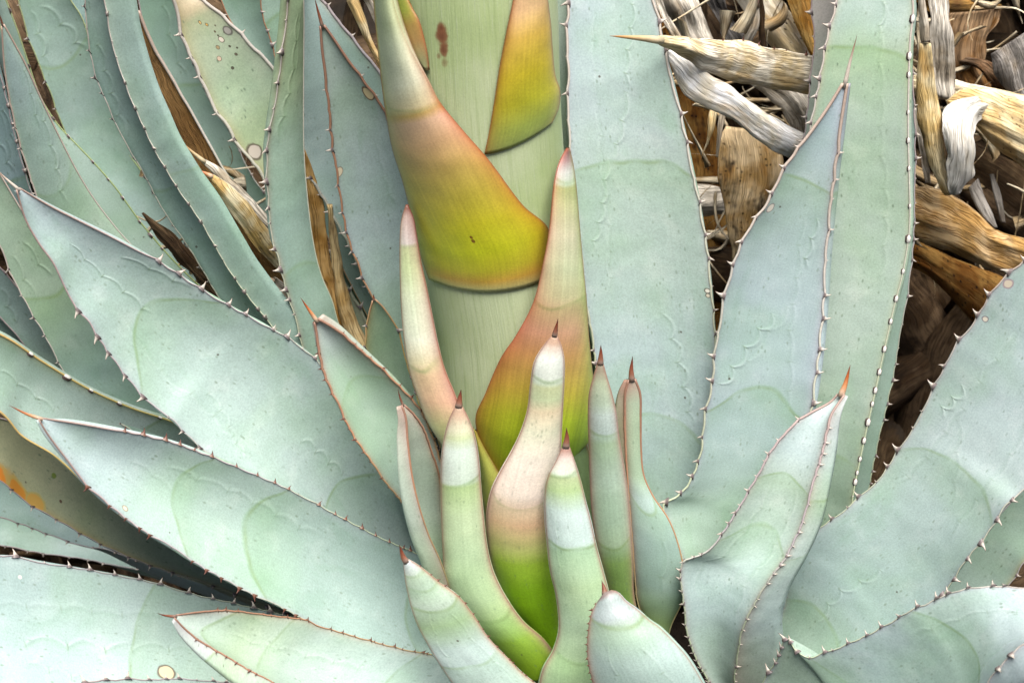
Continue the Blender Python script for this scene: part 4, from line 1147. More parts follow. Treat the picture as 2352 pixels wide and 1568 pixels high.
# tall central one
young([(1268, 770), (1250, 792), (1228, 830), (1219, 880), (1212, 940), (1197, 990), (1176, 1035), (1150, 1082), (1128, 1130), (1118, 1190), (1122, 1260), (1138, 1330), (1160, 1385), (1200, 1430), (1260, 1500)],
      [(1280, 770), (1290, 796), (1296, 830), (1295, 890), (1291, 960), (1288, 1020), (1286, 1080), (1285, 1140), (1284, 1200), (1284, 1260), (1285, 1330), (1287, 1400), (1290, 1450), (1304, 1520)],
      [-0.118, -0.118, -0.112, -0.105], spine=[(1277, 755), (1282, 732)],
      stops=((1270, 785, '#c4a48c'), (1265, 800, '#d8c4b2'), (1258, 825, '#e6ece2'), (1255, 880, '#e4ebe0'), (1253, 893, '#dcdcb8'), (1250, 920, '#dbe2bc'), (1240, 950, '#ecd8b8'), (1230, 990, '#e6e6c8'), (1205, 1060, '#f2e8d6'), (1190, 1140, '#f2e2d2'), (1185, 1170, '#ecd0b4'), (1185, 1205, '#ecc49c'), (1190, 1260, '#ccd07c'), (1195, 1300, '#a8ca40'), (1210, 1360, '#90c020'), (1230, 1430, '#88b818')),
      edge=('#d4a498', 0.0028, '#d4a498', 0.0028), arcs=[(1256, 891, -6, 1.0), (1190, 1166, -34, 0.6)], label='tall young leaf with white cap and green foot in front of the stalk')
# left of it
young([(1046, 932), (1032, 962), (1020, 1005), (1013, 1060), (1012, 1120), (1014, 1200), (1018, 1280), (1022, 1330), (1060, 1400), (1130, 1480), (1200, 1560)],
      [(1062, 932), (1078, 965), (1090, 1000), (1099, 1050), (1104, 1110), (1110, 1180), (1118, 1250), (1132, 1310), (1160, 1368), (1200, 1425), (1250, 1470), (1300, 1540)],
      [-0.115, -0.125, -0.135, -0.135], spine=[(1056, 915), (1059, 894)],
      stops=((1055, 950, '#bda088'), (1055, 985, '#cfcdb0'), (1055, 1010, '#c4cfa4'), (1055, 1035, '#d2e0d4'), (1058, 1110, '#cbdccb'), (1060, 1124, '#b9cd9c'), (1062, 1180, '#c4d8ae'), (1068, 1280, '#b5cda4'), (1100, 1380, '#aec89a'), (1160, 1420, '#a8c488'), (1200, 1470, '#84a63c'), (1250, 1520, '#7da022')),
      arcs=[(1060, 1117, -8, 1.2), (1180, 1412, -16, 1.0)], label='young leaf with pinkish tip left of the tall central one')
# right of it
young([(1292, 1025), (1276, 1060), (1260, 1090), (1252, 1125), (1251, 1175), (1256, 1240), (1264, 1310), (1278, 1370), (1284, 1440), (1272, 1490), (1246, 1540), (1230, 1620)],
      [(1308, 1024), (1322, 1065), (1334, 1105), (1345, 1150), (1358, 1200), (1370, 1255), (1385, 1310), (1398, 1360), (1412, 1430), (1430, 1520), (1450, 1620)],
      [-0.135, -0.145, -0.155, -0.16], spine=[(1302, 1005), (1301, 982)],
      stops=((1300, 1035, '#b08a7c'), (1298, 1055, '#d6c6bc'), (1290, 1090, '#cdd6c8'), (1292, 1098, '#c0c8a4'), (1300, 1130, '#b8cb9c'), (1302, 1148, '#c4d6bc'), (1308, 1175, '#c9dcd6'), (1314, 1250, '#c4d9d2'), (1318, 1270, '#b4cdb4'), (1325, 1350, '#b4cda4'), (1340, 1430, '#b0caa8'), (1350, 1530, '#aac69a')),
      arcs=[(1290, 1094, -4, 1.1), (1312, 1263, -8, 1.2), (1350, 1510, -20, 0.9)], label='young leaf with rosy tip right of the tall central one')
# two further right
young([(1372, 834), (1362, 868), (1353, 905), (1351, 960), (1353, 1030), (1355, 1100), (1360, 1180), (1372, 1260), (1390, 1330), (1410, 1400), (1440, 1470)],
      [(1386, 834), (1395, 868), (1406, 905), (1416, 950), (1422, 1000), (1432, 1060), (1442, 1130), (1448, 1200), (1454, 1290), (1457, 1370), (1480, 1470)],
      [-0.085, -0.095, -0.11, -0.11], spine=[(1380, 815), (1380, 792)],
      stops=((1380, 850, '#a8987c'), (1378, 880, '#b4bf98'), (1382, 930, '#b0c4a4'), (1384, 960, '#b6c9bc'), (1392, 1000, '#b2c7ba'), (1400, 1020, '#a2bb98'), (1402, 1100, '#a6c0a4'), (1410, 1200, '#a2bf9e'), (1416, 1255, '#a2be90'), (1425, 1290, '#86aa48'), (1430, 1370, '#7aa42a')),
      arcs=[(1394, 1003, -8, 1.1), (1418, 1254, -18, 1.0)], desat=True, label='slim young leaf with dark spine, second from the right of the stalk')
leaf([(1444, 872), (1436, 905), (1436, 960), (1438, 1030), (1442, 1100), (1448, 1180), (1455, 1260), (1460, 1330), (1468, 1390), (1500, 1460)],
     [(1458, 870), (1470, 905), (1471, 960), (1472, 1030), (1478, 1090), (1500, 1140), (1534, 1190), (1556, 1245), (1570, 1310), (1570, 1370), (1540, 1440), (1530, 1500)],
     [-0.07, -0.085, -0.10, -0.10], bow=[-0.3, -0.4, -0.35, -0.3], bowp=0.8, thick=0.01, oL=[10, 26, 12, 0, 0, 0], spine=[(1450, 850), (1453, 818)],
     stops=((1455, 885, '#b09a82'), (1456, 930, '#b9c8a8'), (1455, 1000, '#afc69c'), (1460, 1090, '#a9c49c'), (1475, 1150, '#aec8ba'), (1500, 1250, '#a3c0b2'), (1520, 1350, '#9dbca8'), (1520, 1430, '#8fae60')),
     edge=('#b07868', 0.004, None, 0.002), margin='rust', mr=0.0009, teeth=dict(space=17, size=0.0018, kind='dark', sides='L'), arcs=[(1500, 1180, -40, 0.8)], prints=[((1520, 1240), (1510, 1360), 1.5, 0.006, 0.6)], mott=0.6,
     label='young folded leaf with rusty margin beside the broad upright leaf')
# front pair at the lower frame edge
young([(926, 1292), (928, 1310), (932, 1340), (944, 1392), (962, 1440), (990, 1492), (1020, 1540), (1060, 1600), (1120, 1700)],
      [(938, 1284), (956, 1294), (980, 1312), (1010, 1338), (1050, 1366), (1086, 1410), (1120, 1462), (1160, 1505), (1200, 1545), (1250, 1590), (1330, 1700)],
      [-0.19, -0.195, -0.20, -0.20], dY=[0.0, 0.02, 0.02], bow=[-0.5, -0.35, -0.25, -0.2], thick=0.016, spine=[(926, 1278), (917, 1250)],
      stops=((940, 1300, '#cfdcd4'), (955, 1318, '#c0d2bc'), (975, 1350, '#b4ccb4'), (1000, 1400, '#bccfba'), (1020, 1440, '#a9c494'), (1060, 1490, '#b9d0c4'), (1120, 1540, '#b9d0c6'), (1200, 1620, '#b4cdb8')),
      edge=(None, 0.002, '#b88a6c', 0.004), arcs=[(945, 1320, -8, 1.0), (990, 1355, -14, 0.7), (1020, 1408, -22, 1.0), (1160, 1535, -26, 0.7)], mr=0.0006, teeth=dict(space=19, size=0.0021, kind='dark', sides='R', hi=0.95),
      desat=True, label='front leaf with upturned brown spine at the lower frame edge')
young([(1384, 1366), (1370, 1384), (1358, 1412), (1352, 1450), (1350, 1490), (1354, 1530), (1364, 1570), (1380, 1640), (1400, 1740)],
      [(1394, 1358), (1406, 1354), (1422, 1362), (1438, 1380), (1465, 1400), (1492, 1424), (1515, 1440), (1545, 1470), (1580, 1510), (1615, 1568), (1650, 1640), (1660, 1740)],
      [-0.20, -0.215, -0.225, -0.22], bow=[-0.7, -0.5, -0.32, -0.3], thick=0.02, spine=[(1387, 1350), (1382, 1332)],
      stops=((1392, 1364, '#94807a'), (1395, 1376, '#a9b8b2'), (1395, 1420, '#aebdb8'), (1400, 1438, '#acc0ac'), (1420, 1480, '#b7cfbe'), (1460, 1520, '#b9d2c6'), (1500, 1600, '#b0ccc0')),
      edge=('#c09078', 0.004, None, 0.002), arcs=[(1398, 1438, -10, 1.1)], mr=0.0006, teeth=dict(space=17, size=0.0024, kind='dark', sides='L', hi=0.95), prints=[((1420, 1400), (1424, 1440), 1, 0.002, 0.5)],
      desat=True, label='blunt front leaf with short curled spine at the lower frame edge')

# ---- bracts on the stalk
def bract(L, R, Y, **k):
    k.setdefault('parent', STALK)
    k.setdefault('bow', -0.8)
    k.setdefault('bowp', 0.6)
    k.setdefault('thick', 0.003)
    k.setdefault('margin', None)
    k.setdefault('mott', 0.35)
    k.setdefault('speck', 0.0)
    k.setdefault('streak', 0.20)
    k.setdefault('edge_rel', True)
    k.setdefault('desat', False)
    k.setdefault('edge_line', '#8a4a2a')
    k.setdefault('hug', [0.008, 0.012, 0.014, 0.012, 0.001])
    k.setdefault('rough', 0.45)
    b = blade('bract', L, R, Y, **k)
    b.location = Vector(b.location) - PLANT.location
    return b
# the big one
bract([(848, -140), (857, 0), (868, 120), (880, 225), (886, 262), (900, 340), (925, 420), (945, 500), (960, 570), (985, 642)],
      [(886, -140), (912, 0), (944, 100), (988, 190), (1012, 236), (1066, 302), (1125, 370), (1200, 470), (1262, 530), (1262, 640)], pair=True, Y=[-0.02, -0.03, -0.03, -0.03], dY=[0.0, -0.01, -0.02], bow=[-0.9, -0.8, -0.8, -0.9], thick=[0.010, 0.006, 0.003, 0.002], hug=[0.010, 0.016, 0.018, 0.018, 0.018, 0.016, 0.012, 0.007, 0.0],
      stops=((880, -60, '#b5bf98'), (884, 60, '#b9c79c'), (892, 110, '#c4cfae'), (910, 200, '#c9ceb2'), (925, 250, '#c8bf94'), (932, 266, '#b89c5c'), (945, 285, '#d0ae90'), (975, 330, '#ceaa7c'), (1010, 390, '#ccb062'), (1050, 460, '#d0c04a'), (1080, 520, '#d6d030'), (1095, 580, '#d2d828'), (1100, 625, '#d2cc38'), (1108, 650, '#dab24a'), (1110, 664, '#c4bc74'), (1110, 676, '#bccb98')),
      edge=('#b4ba5c', 0.012, '#922e18', 0.0200), arcs=[(930, 262, -16, 0.6)], mott=0.5, blots=[(1086, 549, 0.0022, '#8a5a1c', None), (1083, 541, 0.0018, '#8a5a1c', None), (1089, 557, 0.0014, '#8a6a1c', None)],
      label='large bract shading from pale green through orange to yellow')
# upper right one
bract([(1205, -160), (1182, -20), (1162, 77), (1147, 154), (1134, 239), (1122, 309), (1112, 356)],
      [(1235, -160), (1256, -20), (1266, 58), (1270, 116), (1276, 174), (1287, 208), (1284, 247), (1268, 284)],
      [-0.045, -0.045, -0.045], hug=[0.004, 0.006, 0.008, 0.012, 0.011, 0.006, 0.0], bow=-0.35,
      stops=((1215, -60, '#d2b28a'), (1215, 20, '#d6b080'), (1205, 90, '#d6b250'), (1200, 170, '#dac634'), (1195, 240, '#d0cc38'), (1190, 290, '#b8c85c'), (1190, 325, '#9eb05e')),
      edge=('#8a4216', 0.011, '#c8b070', 0.005), pair=False, label='orange-edged yellow bract at the upper right of the stalk')
# sliver at the upper left of the stalk
bract([(868, -220), (885, -60), (905, 40), (935, 110), (970, 150)],
      [(905, -220), (926, -40), (945, 14), (964, 50), (980, 112), (986, 160)],
      [-0.05, -0.05, -0.055], hug=[0.004, 0.006, 0.004, 0.001], bow=-0.2,
      stops=((915, -40, '#9ab050'), (930, 20, '#a4b44c'), (950, 60, '#c2a45c'), (965, 90, '#c9a468'), (978, 140, '#aab888')), edge=(None, 0.004, '#a05c30', 0.004))
# pale one at the left
bract([(932, 470), (924, 495), (919, 530), (918, 600), (921, 700), (928, 780), (940, 850), (962, 920), (985, 975), (1020, 1030)],
      [(937, 470), (950, 500), (958, 545), (968, 605), (980, 660), (992, 720), (1006, 790), (1022, 850), (1046, 910), (1070, 980), (1085, 1040)],
      [-0.05, -0.065, -0.08, -0.09], bow=[-0.5, -0.5, -0.4], bowp=0.85, thick=0.010, hug=None,
      stops=((934, 480, '#8a5a48'), (936, 500, '#c2a89c'), (938, 560, '#d0c6be'), (940, 574, '#c4c49c'), (945, 620, '#c8d0a4'), (950, 680, '#d0d8b8'), (958, 780, '#d8dcc6'), (975, 838, '#d0c8a0'), (982, 860, '#d8b898'), (1000, 920, '#d2ae8c'), (1030, 980, '#b8b884')),
      edge=('#c8ccb0', 0.003, '#b8807c', 0.008), arcs=[(970, 842, -14, 1.0), (938, 572, -3, 0.8)], label='slender pale bract with a pink edge at the left of the stalk')
# long one at the right
bract([(1302, 338), (1284, 375), (1272, 425), (1262, 520), (1250, 590), (1226, 690), (1188, 765), (1150, 822), (1116, 900), (1092, 972), (1140, 1092)],
      [(1308, 338), (1316, 370), (1324, 425), (1333, 530), (1340, 610), (1348, 690), (1353, 770), (1360, 840), (1369, 930), (1362, 1000), (1290, 1080)], pair=True, Y=[-0.05, -0.05, -0.045, -0.05], hug=[0.010, 0.020, 0.024, 0.022, 0.018, 0.014, 0.002], bow=[-0.8, -0.7, -0.6, -0.6], thick=[0.008, 0.005, 0.003],
      stops=((1305, 345, '#7a4a44'), (1304, 365, '#b09090'), (1300, 395, '#d4d4d0'), (1298, 420, '#d0dac8'), (1298, 430, '#b9b886'), (1298, 470, '#ccc89c'), (1296, 540, '#d8d2b4'), (1292, 620, '#d6dab4'), (1286, 685, '#d2cca0'), (1282, 705, '#cdb68c'), (1270, 760, '#d4a484'), (1250, 820, '#d0a064'), (1230, 900, '#ccb848'), (1220, 970, '#bcd030'), (1220, 1040, '#a8cc24'), (1215, 1080, '#9cc020')),
      hugmin=0.75, edge=('#a04428', 0.024, '#a4c45c', 0.010), arcs=[(1298, 424, -6, 0.8), (1288, 696, -18, 0.9)], mott=0.5, streak=0.3, label='long bract with rosy left edge at the right of the stalk')
# green sliver under it
bract([(1086, 980), (1092, 1040), (1102, 1090), (1110, 1150), (1118, 1200)],
      [(1094, 984), (1118, 1030), (1142, 1075), (1152, 1092), (1170, 1130)],
      [-0.085, -0.085, -0.08], hug=0.012, bow=-0.2, stops=((1095, 1010, '#a89c44'), (1110, 1060, '#a4a850'), (1125, 1110, '#b0b458')), edge=(None, 0.003, '#b07848', 0.003))
# dark green one at the right foot
bract([(1300, 1020), (1310, 1080), (1330, 1180), (1350, 1300)], [(1345, 1010), (1365, 1090), (1385, 1200), (1400, 1320)],
      [-0.06, -0.06, -0.06], hug=0.006, bow=-0.4, stops=('#8aa85c',))

# ------------------------------------------------------------------ withered leaves lying and standing behind the rosette
def mk(light, mid, dark, **k):
    return lambda seed: dry_material('dry_skin', light, mid, dark, seed=seed, **k)
BLEACHED = lambda **k: mk('#fbf2de', '#ecd6a8', '#94743e', **k)
STRAW = lambda **k: mk('#f2e2b8', '#e2c084', '#86622c', **k)
BRONZE = lambda **k: mk('#a07a40', '#80521c', '#44290e', **k)
GREY = lambda **k: mk('#e2dacb', '#b8aa94', '#544a3e', **k)
SHADE_DARK = lambda **k: mk('#5c4a34', '#453320', '#20160c', **k)  # dry leaf colours darkened to carry the shade of deep gaps

def dry_leaf(label, L, R, Y, dry, **k):
    k.setdefault('margin', None)
    k.setdefault('thick', 0.006)
    k.setdefault('bow', -0.2)
    k.setdefault('wrinkle', 0.0016)
    o = blade('dried_leaf', L, R, Y, dry=dry, **k)
    o['label'] = label
    o['category'] = 'dried leaf'
    o['group'] = 'withered agave leaves behind the rosette'
    return o

dry_leaf('bleached dried leaf lying level, long thin spine pointing left across the broad green leaf',
         [(1512, 84), (1550, 83), (1600, 90), (1660, 93), (1715, 95), (1755, 108), (1800, 116), (1850, 126), (1900, 140), (2000, 168), (2120, 200)],
         [(1512, 101), (1545, 118), (1580, 138), (1625, 166), (1675, 185), (1740, 199), (1810, 210), (1880, 220), (1960, 236), (2100, 262)],
         [0.03, 0.13, 0.20, 0.26], BLEACHED(stripe=0.75, stain=0.35, spots=0.0), bow=[-0.5, -0.35, -0.4], thick=0.010, spine=[(1470, 88), (1400, 83)], spine_mat='tan',
         teeth=dict(space=38, size=0.0035, kind='dark', sides='L', lo=0.45, hi=0.8))
dry_leaf('white-topped dried leaf with torn end, just under the level one with the long spine',
         [(1534, 112), (1560, 122), (1600, 148), (1640, 178), (1680, 200), (1720, 232), (1760, 262), (1810, 288), (1850, 310), (1920, 350)],
         [(1536, 140), (1560, 195), (1580, 225), (1620, 246), (1670, 268), (1710, 296), (1750, 326), (1790, 352), (1830, 372), (1920, 430)],
         [0.09, 0.10, 0.14, 0.22], mk('#ffffff', '#f4ead2', '#c8a060', stripe=0.25, stain=0.15, spots=0.0), bow=[-0.1, -0.28, -0.4], thick=0.008, wrinkle=0.0014)
dry_leaf('tan dried leaf base with dark smudges below the white-topped one',
         [(1668, 290), (1652, 330), (1648, 380), (1654, 430), (1664, 480), (1678, 560), (1690, 660), (1700, 800)],
         [(1760, 300), (1795, 350), (1802, 390), (1790, 430), (1768, 480), (1752, 540), (1740, 650), (1740, 800)],
         [0.22, 0.20, 0.22], mk('#dcc298', '#c09a60', '#7a5a30', stripe=0.12, spots=0.8, stain=0.85, stain_col='#3a3028', rust=0.7), bow=-0.4, bowp=0.8, thick=0.010, wrinkle=0.0024)
dry_leaf('dark bronze speckled dried leaf standing right behind the broad upright green leaf',
         [(1500, 30), (1500, 200), (1505, 400), (1530, 600), (1560, 800), (1600, 1000)],
         [(1560, 30), (1620, 200), (1665, 380), (1690, 560), (1700, 760), (1680, 1000)],
         [0.36, 0.34, 0.32], BRONZE(stripe=0.3, spots=1.0, stain=0.7, stain_col='#3a2414'), bow=-0.2)
dry_leaf('straw dried leaf with fine black dots running down under the top edge',
         [(1610, -160), (1640, -70), (1690, -5), (1735, 60), (1775, 110), (1840, 190)],
         [(1720, -170), (1770, -60), (1800, 10), (1840, 60), (1885, 128), (1950, 210)],
         [0.30, 0.28, 0.27], BLEACHED(stripe=0.35, spots=0.9, stain=0.3), bow=-0.55, thick=0.012)
dry_leaf('golden brown dried leaf with a black blotch at the top beside the pinkish green leaf',
         [(1780, -120), (1800, -30), (1818, 30), (1838, 80), (1865, 135), (1900, 200)],
         [(1850, -130), (1880, -30), (1892, 30), (1896, 100), (1905, 160), (1960, 220)],
         [0.27, 0.255, 0.25], mk('#d8b068', '#bb8430', '#7a4a18', stripe=0.5, spots=0.8, stain=0.5, stain_col='#2a2018'), bow=-0.3)
dry_leaf('crumpled pale grey dried leaf in the top gap nearest the broad upright leaf',
         [(1490, -70), (1515, 0), (1540, 45), (1568, 90), (1610, 150)], [(1560, -80), (1598, -10), (1618, 40), (1640, 95), (1680, 150)],
         [0.30, 0.28, 0.28], GREY(stripe=0.7, stain=0.4), wrinkle=0.006, bow=-0.4)
dry_leaf('dark twisted grey strip of dried leaf right of the crumpled one',
         [(1590, -60), (1620, 0), (1650, 60), (1680, 110), (1720, 170)], [(1640, -60), (1662, 0), (1700, 60), (1722, 110), (1760, 170)],
         [0.33, 0.31, 0.31], mk('#b0aaa4', '#7a746e', '#3a3632', stripe=0.9, stain=0.5), wrinkle=0.006, bow=-0.5)
dry_leaf('thin dark-edged dried strip leaning along the broad upright leaf at the top',
         [(1490, -20), (1516, 40), (1545, 90), (1566, 130)], [(1512, -24), (1536, 30), (1562, 80), (1582, 128)],
         [0.26, 0.25, 0.25], GREY(stripe=0.9, stain=0.7), wrinkle=0.003)
dry_leaf('grey-brown curved dried spike hanging over the dotted straw leaf',
         [(1736, 10), (1727, 50), (1710, 80), (1700, 110)], [(1744, 10), (1742, 60), (1726, 96), (1708, 120)],
         [0.24, 0.24, 0.245], GREY(stripe=0.6, stain=0.2), spine=[(1741, -20), (1746, -80)], spine_mat='brown', bow=-0.5)
dry_leaf('slim dried shoot standing beside the curved spike',
         [(1738, -40), (1740, 40), (1744, 110), (1750, 170)], [(1752, -40), (1756, 40), (1762, 110), (1770, 170)],
         [0.245, 0.25, 0.25], SHADE_DARK(stripe=0.6), bow=-0.8)
dry_leaf('grey sharp dried splinter hanging below the white-topped leaf',
         [(1622, 330), (1626, 300), (1628, 270), (1634, 240)], [(1626, 331), (1638, 302), (1644, 270), (1648, 240)],
         [0.17, 0.17, 0.18], STRAW(stripe=0.5), spine=[(1616, 348), (1608, 370)], spine_mat='tan', bow=-0.6)
dry_leaf('thin grey dried splinter hanging nearest the smudged leaf base',
         [(1644, 360), (1646, 320), (1650, 280), (1656, 250)], [(1650, 361), (1656, 325), (1662, 285), (1670, 250)],
         [0.17, 0.17, 0.18], GREY(stripe=0.5), bow=-0.6)
dry_leaf('papery white dried leaf showing between the two level leaves',
         [(1730, 195), (1770, 225), (1800, 262), (1830, 300), (1870, 360)], [(1800, 180), (1850, 200), (1876, 240), (1890, 290), (1920, 350)],
         [0.24, 0.24, 0.25], GREY(stripe=0.5, stain=0.3), wrinkle=0.004, bow=-0.3)
dry_leaf('grey dried fold in the gap under the smudged leaf base',
         [(1560, 432), (1600, 424), (1650, 430), (1700, 440)], [(1560, 470), (1600, 496), (1650, 494), (1700, 500)],
         [0.28, 0.28, 0.29], GREY(stripe=0.7, stain=0.3), wrinkle=0.003, bow=-0.6)
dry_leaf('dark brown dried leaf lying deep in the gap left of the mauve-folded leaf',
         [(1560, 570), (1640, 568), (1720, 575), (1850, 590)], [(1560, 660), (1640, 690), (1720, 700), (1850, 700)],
         [0.32, 0.32, 0.32], SHADE_DARK(stripe=0.5, stain=0.5), bow=-0.3)
# right of the upright leaf
dry_leaf('narrow tan dried leaf hanging straight down, folded at its foot, beside the upright green leaf',
         [(2113, 100), (2110, 140), (2106, 180), (2105, 230), (2112, 290), (2128, 350), (2145, 400), (2158, 432), (2172, 448)],
         [(2138, 100), (2142, 140), (2149, 190), (2158, 240), (2164, 290), (2168, 340), (2174, 390), (2182, 424), (2190, 446)],
         [0.155, 0.15, 0.145], mk('#efdfb4', '#d8b878', '#7a6238', stripe=0.5, spots=0.2, stain=0.7, stain_col='#5a5448'), bow=[-0.35, -0.4, -0.35], bowp=0.8, thick=0.008, wrinkle=0.0022)
dry_leaf('grey dried tube above the narrow hanging leaf, by the upright green leaf',
         [(2108, -80), (2110, 0), (2112, 50), (2113, 98)], [(2122, -80), (2124, 0), (2132, 50), (2138, 92)],
         [0.16, 0.157, 0.155], GREY(stripe=0.5), bow=-0.8)
dry_leaf('white curled papery leaf end drooping beside the narrow hanging leaf',
         [(2188, 447), (2176, 420), (2180, 380), (2170, 340), (2166, 300), (2172, 268), (2190, 236), (2225, 222)],
         [(2196, 447), (2222, 420), (2240, 380), (2244, 345), (2234, 310), (2236, 285), (2252, 272), (2276, 262)],
         [0.135, 0.13, 0.14, 0.19], mk('#f6f4ee', '#dcd8cc', '#a89a80', stripe=0.4, spots=0.0, stain=0.2, stain_col='#8a8478'), wrinkle=0.005, bow=[-0.3, -0.5, -0.6], thick=0.008)
dry_leaf('broad striped dried leaf reaching the right frame edge above the white curl',
         [(2172, 232), (2215, 208), (2270, 212), (2352, 236), (2450, 262), (2560, 300)],
         [(2215, 262), (2248, 296), (2280, 330), (2352, 386), (2450, 440), (2560, 480)],
         [0.19, 0.18, 0.18], STRAW(stripe=0.8, spots=0.6, stain=0.25), bow=-0.36, bowp=0.8, thick=0.012, wrinkle=0.0022)
dry_leaf('pale grey-topped dried leaf lying level behind the striped one at the right',
         [(2060, 172), (2130, 174), (2200, 186), (2280, 204), (2360, 222), (2500, 250)], [(2060, 214), (2130, 226), (2200, 232), (2280, 250), (2360, 280), (2500, 320)],
         [0.24, 0.235, 0.23], BLEACHED(stripe=0.6, stain=0.5), bow=-0.6, thick=0.010)
dry_leaf('log-like striped brown dried leaf low at the right frame edge',
         [(2020, 425), (2085, 425), (2130, 436), (2190, 452), (2240, 486), (2290, 530), (2352, 548), (2460, 570), (2560, 600)],
         [(2020, 500), (2075, 530), (2110, 552), (2160, 570), (2220, 596), (2280, 620), (2340, 640), (2460, 680), (2560, 700)],
         [0.20, 0.17, 0.16], mk('#cdb084', '#b08a50', '#6a4218', stripe=1.0, spots=0.0, stain=0.5, freq=0.8, stain_col='#57483a'), bow=-0.45, bowp=0.75, thick=0.02, wrinkle=0.0030)
dry_leaf('rusty spotted dried leaf in shade under the log-like one',
         [(2080, 540), (2140, 570), (2200, 598), (2270, 625), (2350, 660)], [(2090, 610), (2140, 640), (2190, 690), (2240, 745), (2300, 800)],
         [0.24, 0.23, 0.22], BRONZE(stripe=0.2, spots=1.0, stain=0.4, stain_col='#40240c'), bow=-0.4)
dry_leaf('tan dried leaf base, coloured dark for the shade deep in the gap beside the big right leaf',
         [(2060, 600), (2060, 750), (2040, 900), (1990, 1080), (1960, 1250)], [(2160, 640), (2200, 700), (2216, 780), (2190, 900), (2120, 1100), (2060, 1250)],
         [0.46, 0.44, 0.38], SHADE_DARK(stripe=0.6, spots=0.3, stain=0.8), bow=-0.15, wrinkle=0.004)
dry_leaf('dark brown dried leaf behind the shade-darkened leaf base at the right',
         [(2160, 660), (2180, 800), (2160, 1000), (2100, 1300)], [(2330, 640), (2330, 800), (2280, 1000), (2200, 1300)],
         [0.52, 0.50, 0.44], SHADE_DARK(stripe=0.6, spots=0.3, stain=0.8), bow=-0.1, wrinkle=0.005)
dry_leaf('torn rusty brown dried leaf standing in the dark at the upper right',
         [(2186, 30), (2180, 80), (2182, 130), (2190, 180), (2196, 260)], [(2296, 20), (2280, 60), (2262, 110), (2270, 170), (2300, 260)],
         [0.32, 0.31, 0.30], mk('#a88a68', '#8a6030', '#3a2412', stripe=0.8, stain=0.5), wrinkle=0.008, bow=-0.4)
dry_leaf('frayed grey fibrous tuft of dried leaf at the right frame edge',
         [(2282, 120), (2284, 150), (2300, 190), (2330, 240)], [(2370, 62), (2400, 110), (2410, 160), (2420, 250)],
         [0.27, 0.26, 0.26], mk('#d8d0c8', '#9a948c', '#38342f', stripe=1.0, stain=0.4, freq=2.0), wrinkle=0.006, bow=-0.6)
dry_leaf('long weathered grey dried strip standing behind the narrow hanging leaf',
         [(2128, -60), (2134, 40), (2140, 120), (2146, 220)], [(2176, -60), (2184, 40), (2192, 120), (2190, 230)],
         [0.22, 0.21, 0.21], GREY(stripe=0.7, stain=0.6), wrinkle=0.004)
dry_leaf('tangle-edged brown dried leaf lying right of the torn rusty one',
         [(2200, 150), (2240, 160), (2280, 200), (2340, 260)], [(2230, 130), (2280, 140), (2320, 180), (2380, 240)],
         [0.30, 0.28, 0.27], mk('#a08468', '#6a4a2c', '#2a1c10', stripe=1.0, stain=0.6), wrinkle=0.007)
dry_leaf('thin grey dried ribbon hanging under the striped leaf',
         [(2225, 430), (2238, 470), (2262, 505), (2284, 524)], [(2246, 410), (2262, 450), (2280, 490), (2292, 522)],
         [0.19, 0.18, 0.17], mk('#9a948c', '#7a746c', '#3a3632', stripe=0.6), bow=-0.4)
dry_leaf('second thin grey dried ribbon, right of the first under the striped leaf',
         [(2272, 400), (2284, 450), (2300, 510)], [(2284, 400), (2300, 450), (2310, 512)],
         [0.20, 0.19, 0.18], mk('#8a847c', '#6a645c', '#3a3632', stripe=0.6), bow=-0.4)
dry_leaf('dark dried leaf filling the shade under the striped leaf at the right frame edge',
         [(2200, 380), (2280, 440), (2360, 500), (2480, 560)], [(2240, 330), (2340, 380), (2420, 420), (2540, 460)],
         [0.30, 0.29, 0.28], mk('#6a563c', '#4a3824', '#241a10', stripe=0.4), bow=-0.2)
dry_leaf('thin grey dried strip between the upright leaf and the narrow hanging leaf',
         [(2096, 250), (2108, 330), (2118, 380), (2124, 420)], [(2112, 250), (2128, 330), (2134, 380), (2140, 424)],
         [0.19, 0.19, 0.19], GREY(stripe=0.6), wrinkle=0.003)
dry_leaf('rusty dried leaf crossing behind the upright leaf at the top edge',
         [(2080, -60), (2140, -20), (2220, 0), (2300, 10)], [(2080, -20), (2140, 30), (2200, 30), (2300, 16)],
         [0.34, 0.33, 0.33], BRONZE(stripe=0.5), bow=-0.3)
# withered leaves on the left
dry_leaf('olive-brown dried leaf with pale split tip between green leaves at the upper left',
         [(310, 25), (318, 70), (338, 140), (362, 210), (400, 300), (450, 410), (520, 530), (600, 660), (680, 780)],
         [(318, 25), (340, 80), (368, 136), (400, 190), (440, 260), (480, 330), (520, 400), (570, 480), (640, 600), (740, 740)],
         [0.10, 0.09, 0.08], mk('#8c6c42', '#785830', '#54381a', stripe=0.12, spots=0.1, stain=0.35, stain_col='#4a3420', rust=0.15), bow=0.15, wrinkle=0.0008, spine=[(310, 10), (303, -10)], spine_mat='pale', margin='pale', mr=0.0012)
dry_leaf('grey weathered dried leaf with slender spine left of the narrow upright leaf, upper of two',
         [(462, 372), (490, 400), (520, 440), (560, 480), (600, 520), (660, 590)], [(470, 366), (505, 386), (540, 420), (580, 460), (625, 505), (700, 570)],
         [0.065, 0.07, 0.08], GREY(stripe=0.8, stain=0.5), spine=[(440, 348), (412, 322)], spine_mat='tan', bow=-0.5)
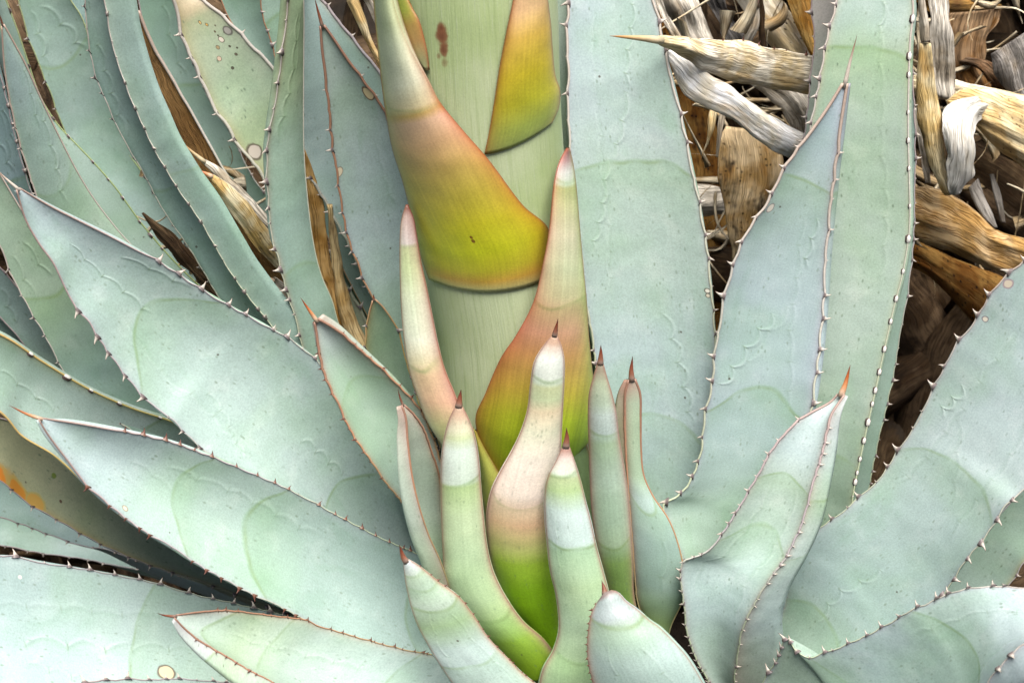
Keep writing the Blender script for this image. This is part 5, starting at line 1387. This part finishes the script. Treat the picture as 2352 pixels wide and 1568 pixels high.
dry_leaf('straw dried leaf with orange spine just below the grey weathered one',
         [(480, 408), (500, 440), (540, 500), (580, 560), (620, 600), (680, 660)], [(490, 402), (530, 430), (570, 470), (610, 520), (640, 560), (710, 640)],
         [0.05, 0.055, 0.07], mk('#e2d4b0', '#c8a868', '#6a5c48', stripe=0.6, spots=0.4, stain=0.6, stain_col='#5a5650'), spine=[(466, 396), (449, 390)], spine_mat='orange', bow=-0.4)
dry_leaf('short crumpled dried leaf end with long reddish spine in the shade',
         [(612, 652), (618, 672), (640, 690), (680, 730)], [(630, 640), (655, 658), (672, 680), (710, 710)],
         [0.045, 0.05, 0.06], mk('#b4aca0', '#8a7448', '#5a3c18', stripe=0.6, stain=0.4), spine=[(590, 632), (545, 604)], spine_mat='orange', wrinkle=0.004, bow=-0.5)
dry_leaf('tan dried leaf with a black burn standing right of the narrow upright leaf',
         [(690, 340), (692, 420), (700, 500), (715, 600), (740, 700), (770, 780), (820, 860)], [(700, 345), (722, 400), (742, 470), (752, 560), (772, 660), (790, 760), (850, 850)],
         [0.075, 0.075, 0.06], mk('#cba468', '#a87c3c', '#6a4a20', stripe=0.3, spots=0.2, stain=0.9, stain_col='#3a3228'), bow=-0.2, wrinkle=0.001)
dry_leaf('pale rolled dried leaf beside the burnt tan one',
         [(752, 470), (758, 560), (766, 640), (778, 720), (800, 790), (850, 880)], [(762, 470), (778, 560), (792, 640), (808, 700), (840, 780), (890, 870)],
         [0.07, 0.07, 0.05], mk('#d4bc8c', '#bc9a60', '#7a5a30', stripe=0.6, stain=0.4), bow=-0.8, bowp=0.7)
dry_leaf('twisted straw dried strip at the top edge left of the big bract',
         [(770, -60), (790, -10), (812, 40), (835, 90), (880, 180)], [(800, -60), (820, -10), (840, 40), (858, 95), (900, 170)],
         [0.16, 0.15, 0.14], STRAW(stripe=0.8, stain=0.3), wrinkle=0.003, bow=-0.6)
dry_leaf('grey frayed dried strip between the straw one and the big bract',
         [(800, -60), (830, -10), (850, 30), (880, 90)], [(840, -60), (870, -10), (890, 40), (910, 90)],
         [0.18, 0.17, 0.16], GREY(stripe=0.9, stain=0.4), wrinkle=0.004, bow=-0.4)
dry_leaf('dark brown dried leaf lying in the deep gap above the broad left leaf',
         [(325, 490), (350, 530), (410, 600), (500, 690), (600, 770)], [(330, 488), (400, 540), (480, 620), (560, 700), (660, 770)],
         [0.11, 0.10, 0.09], SHADE_DARK(stripe=0.7, stain=0.5), bow=-0.3, wrinkle=0.003)

plant_teeth()
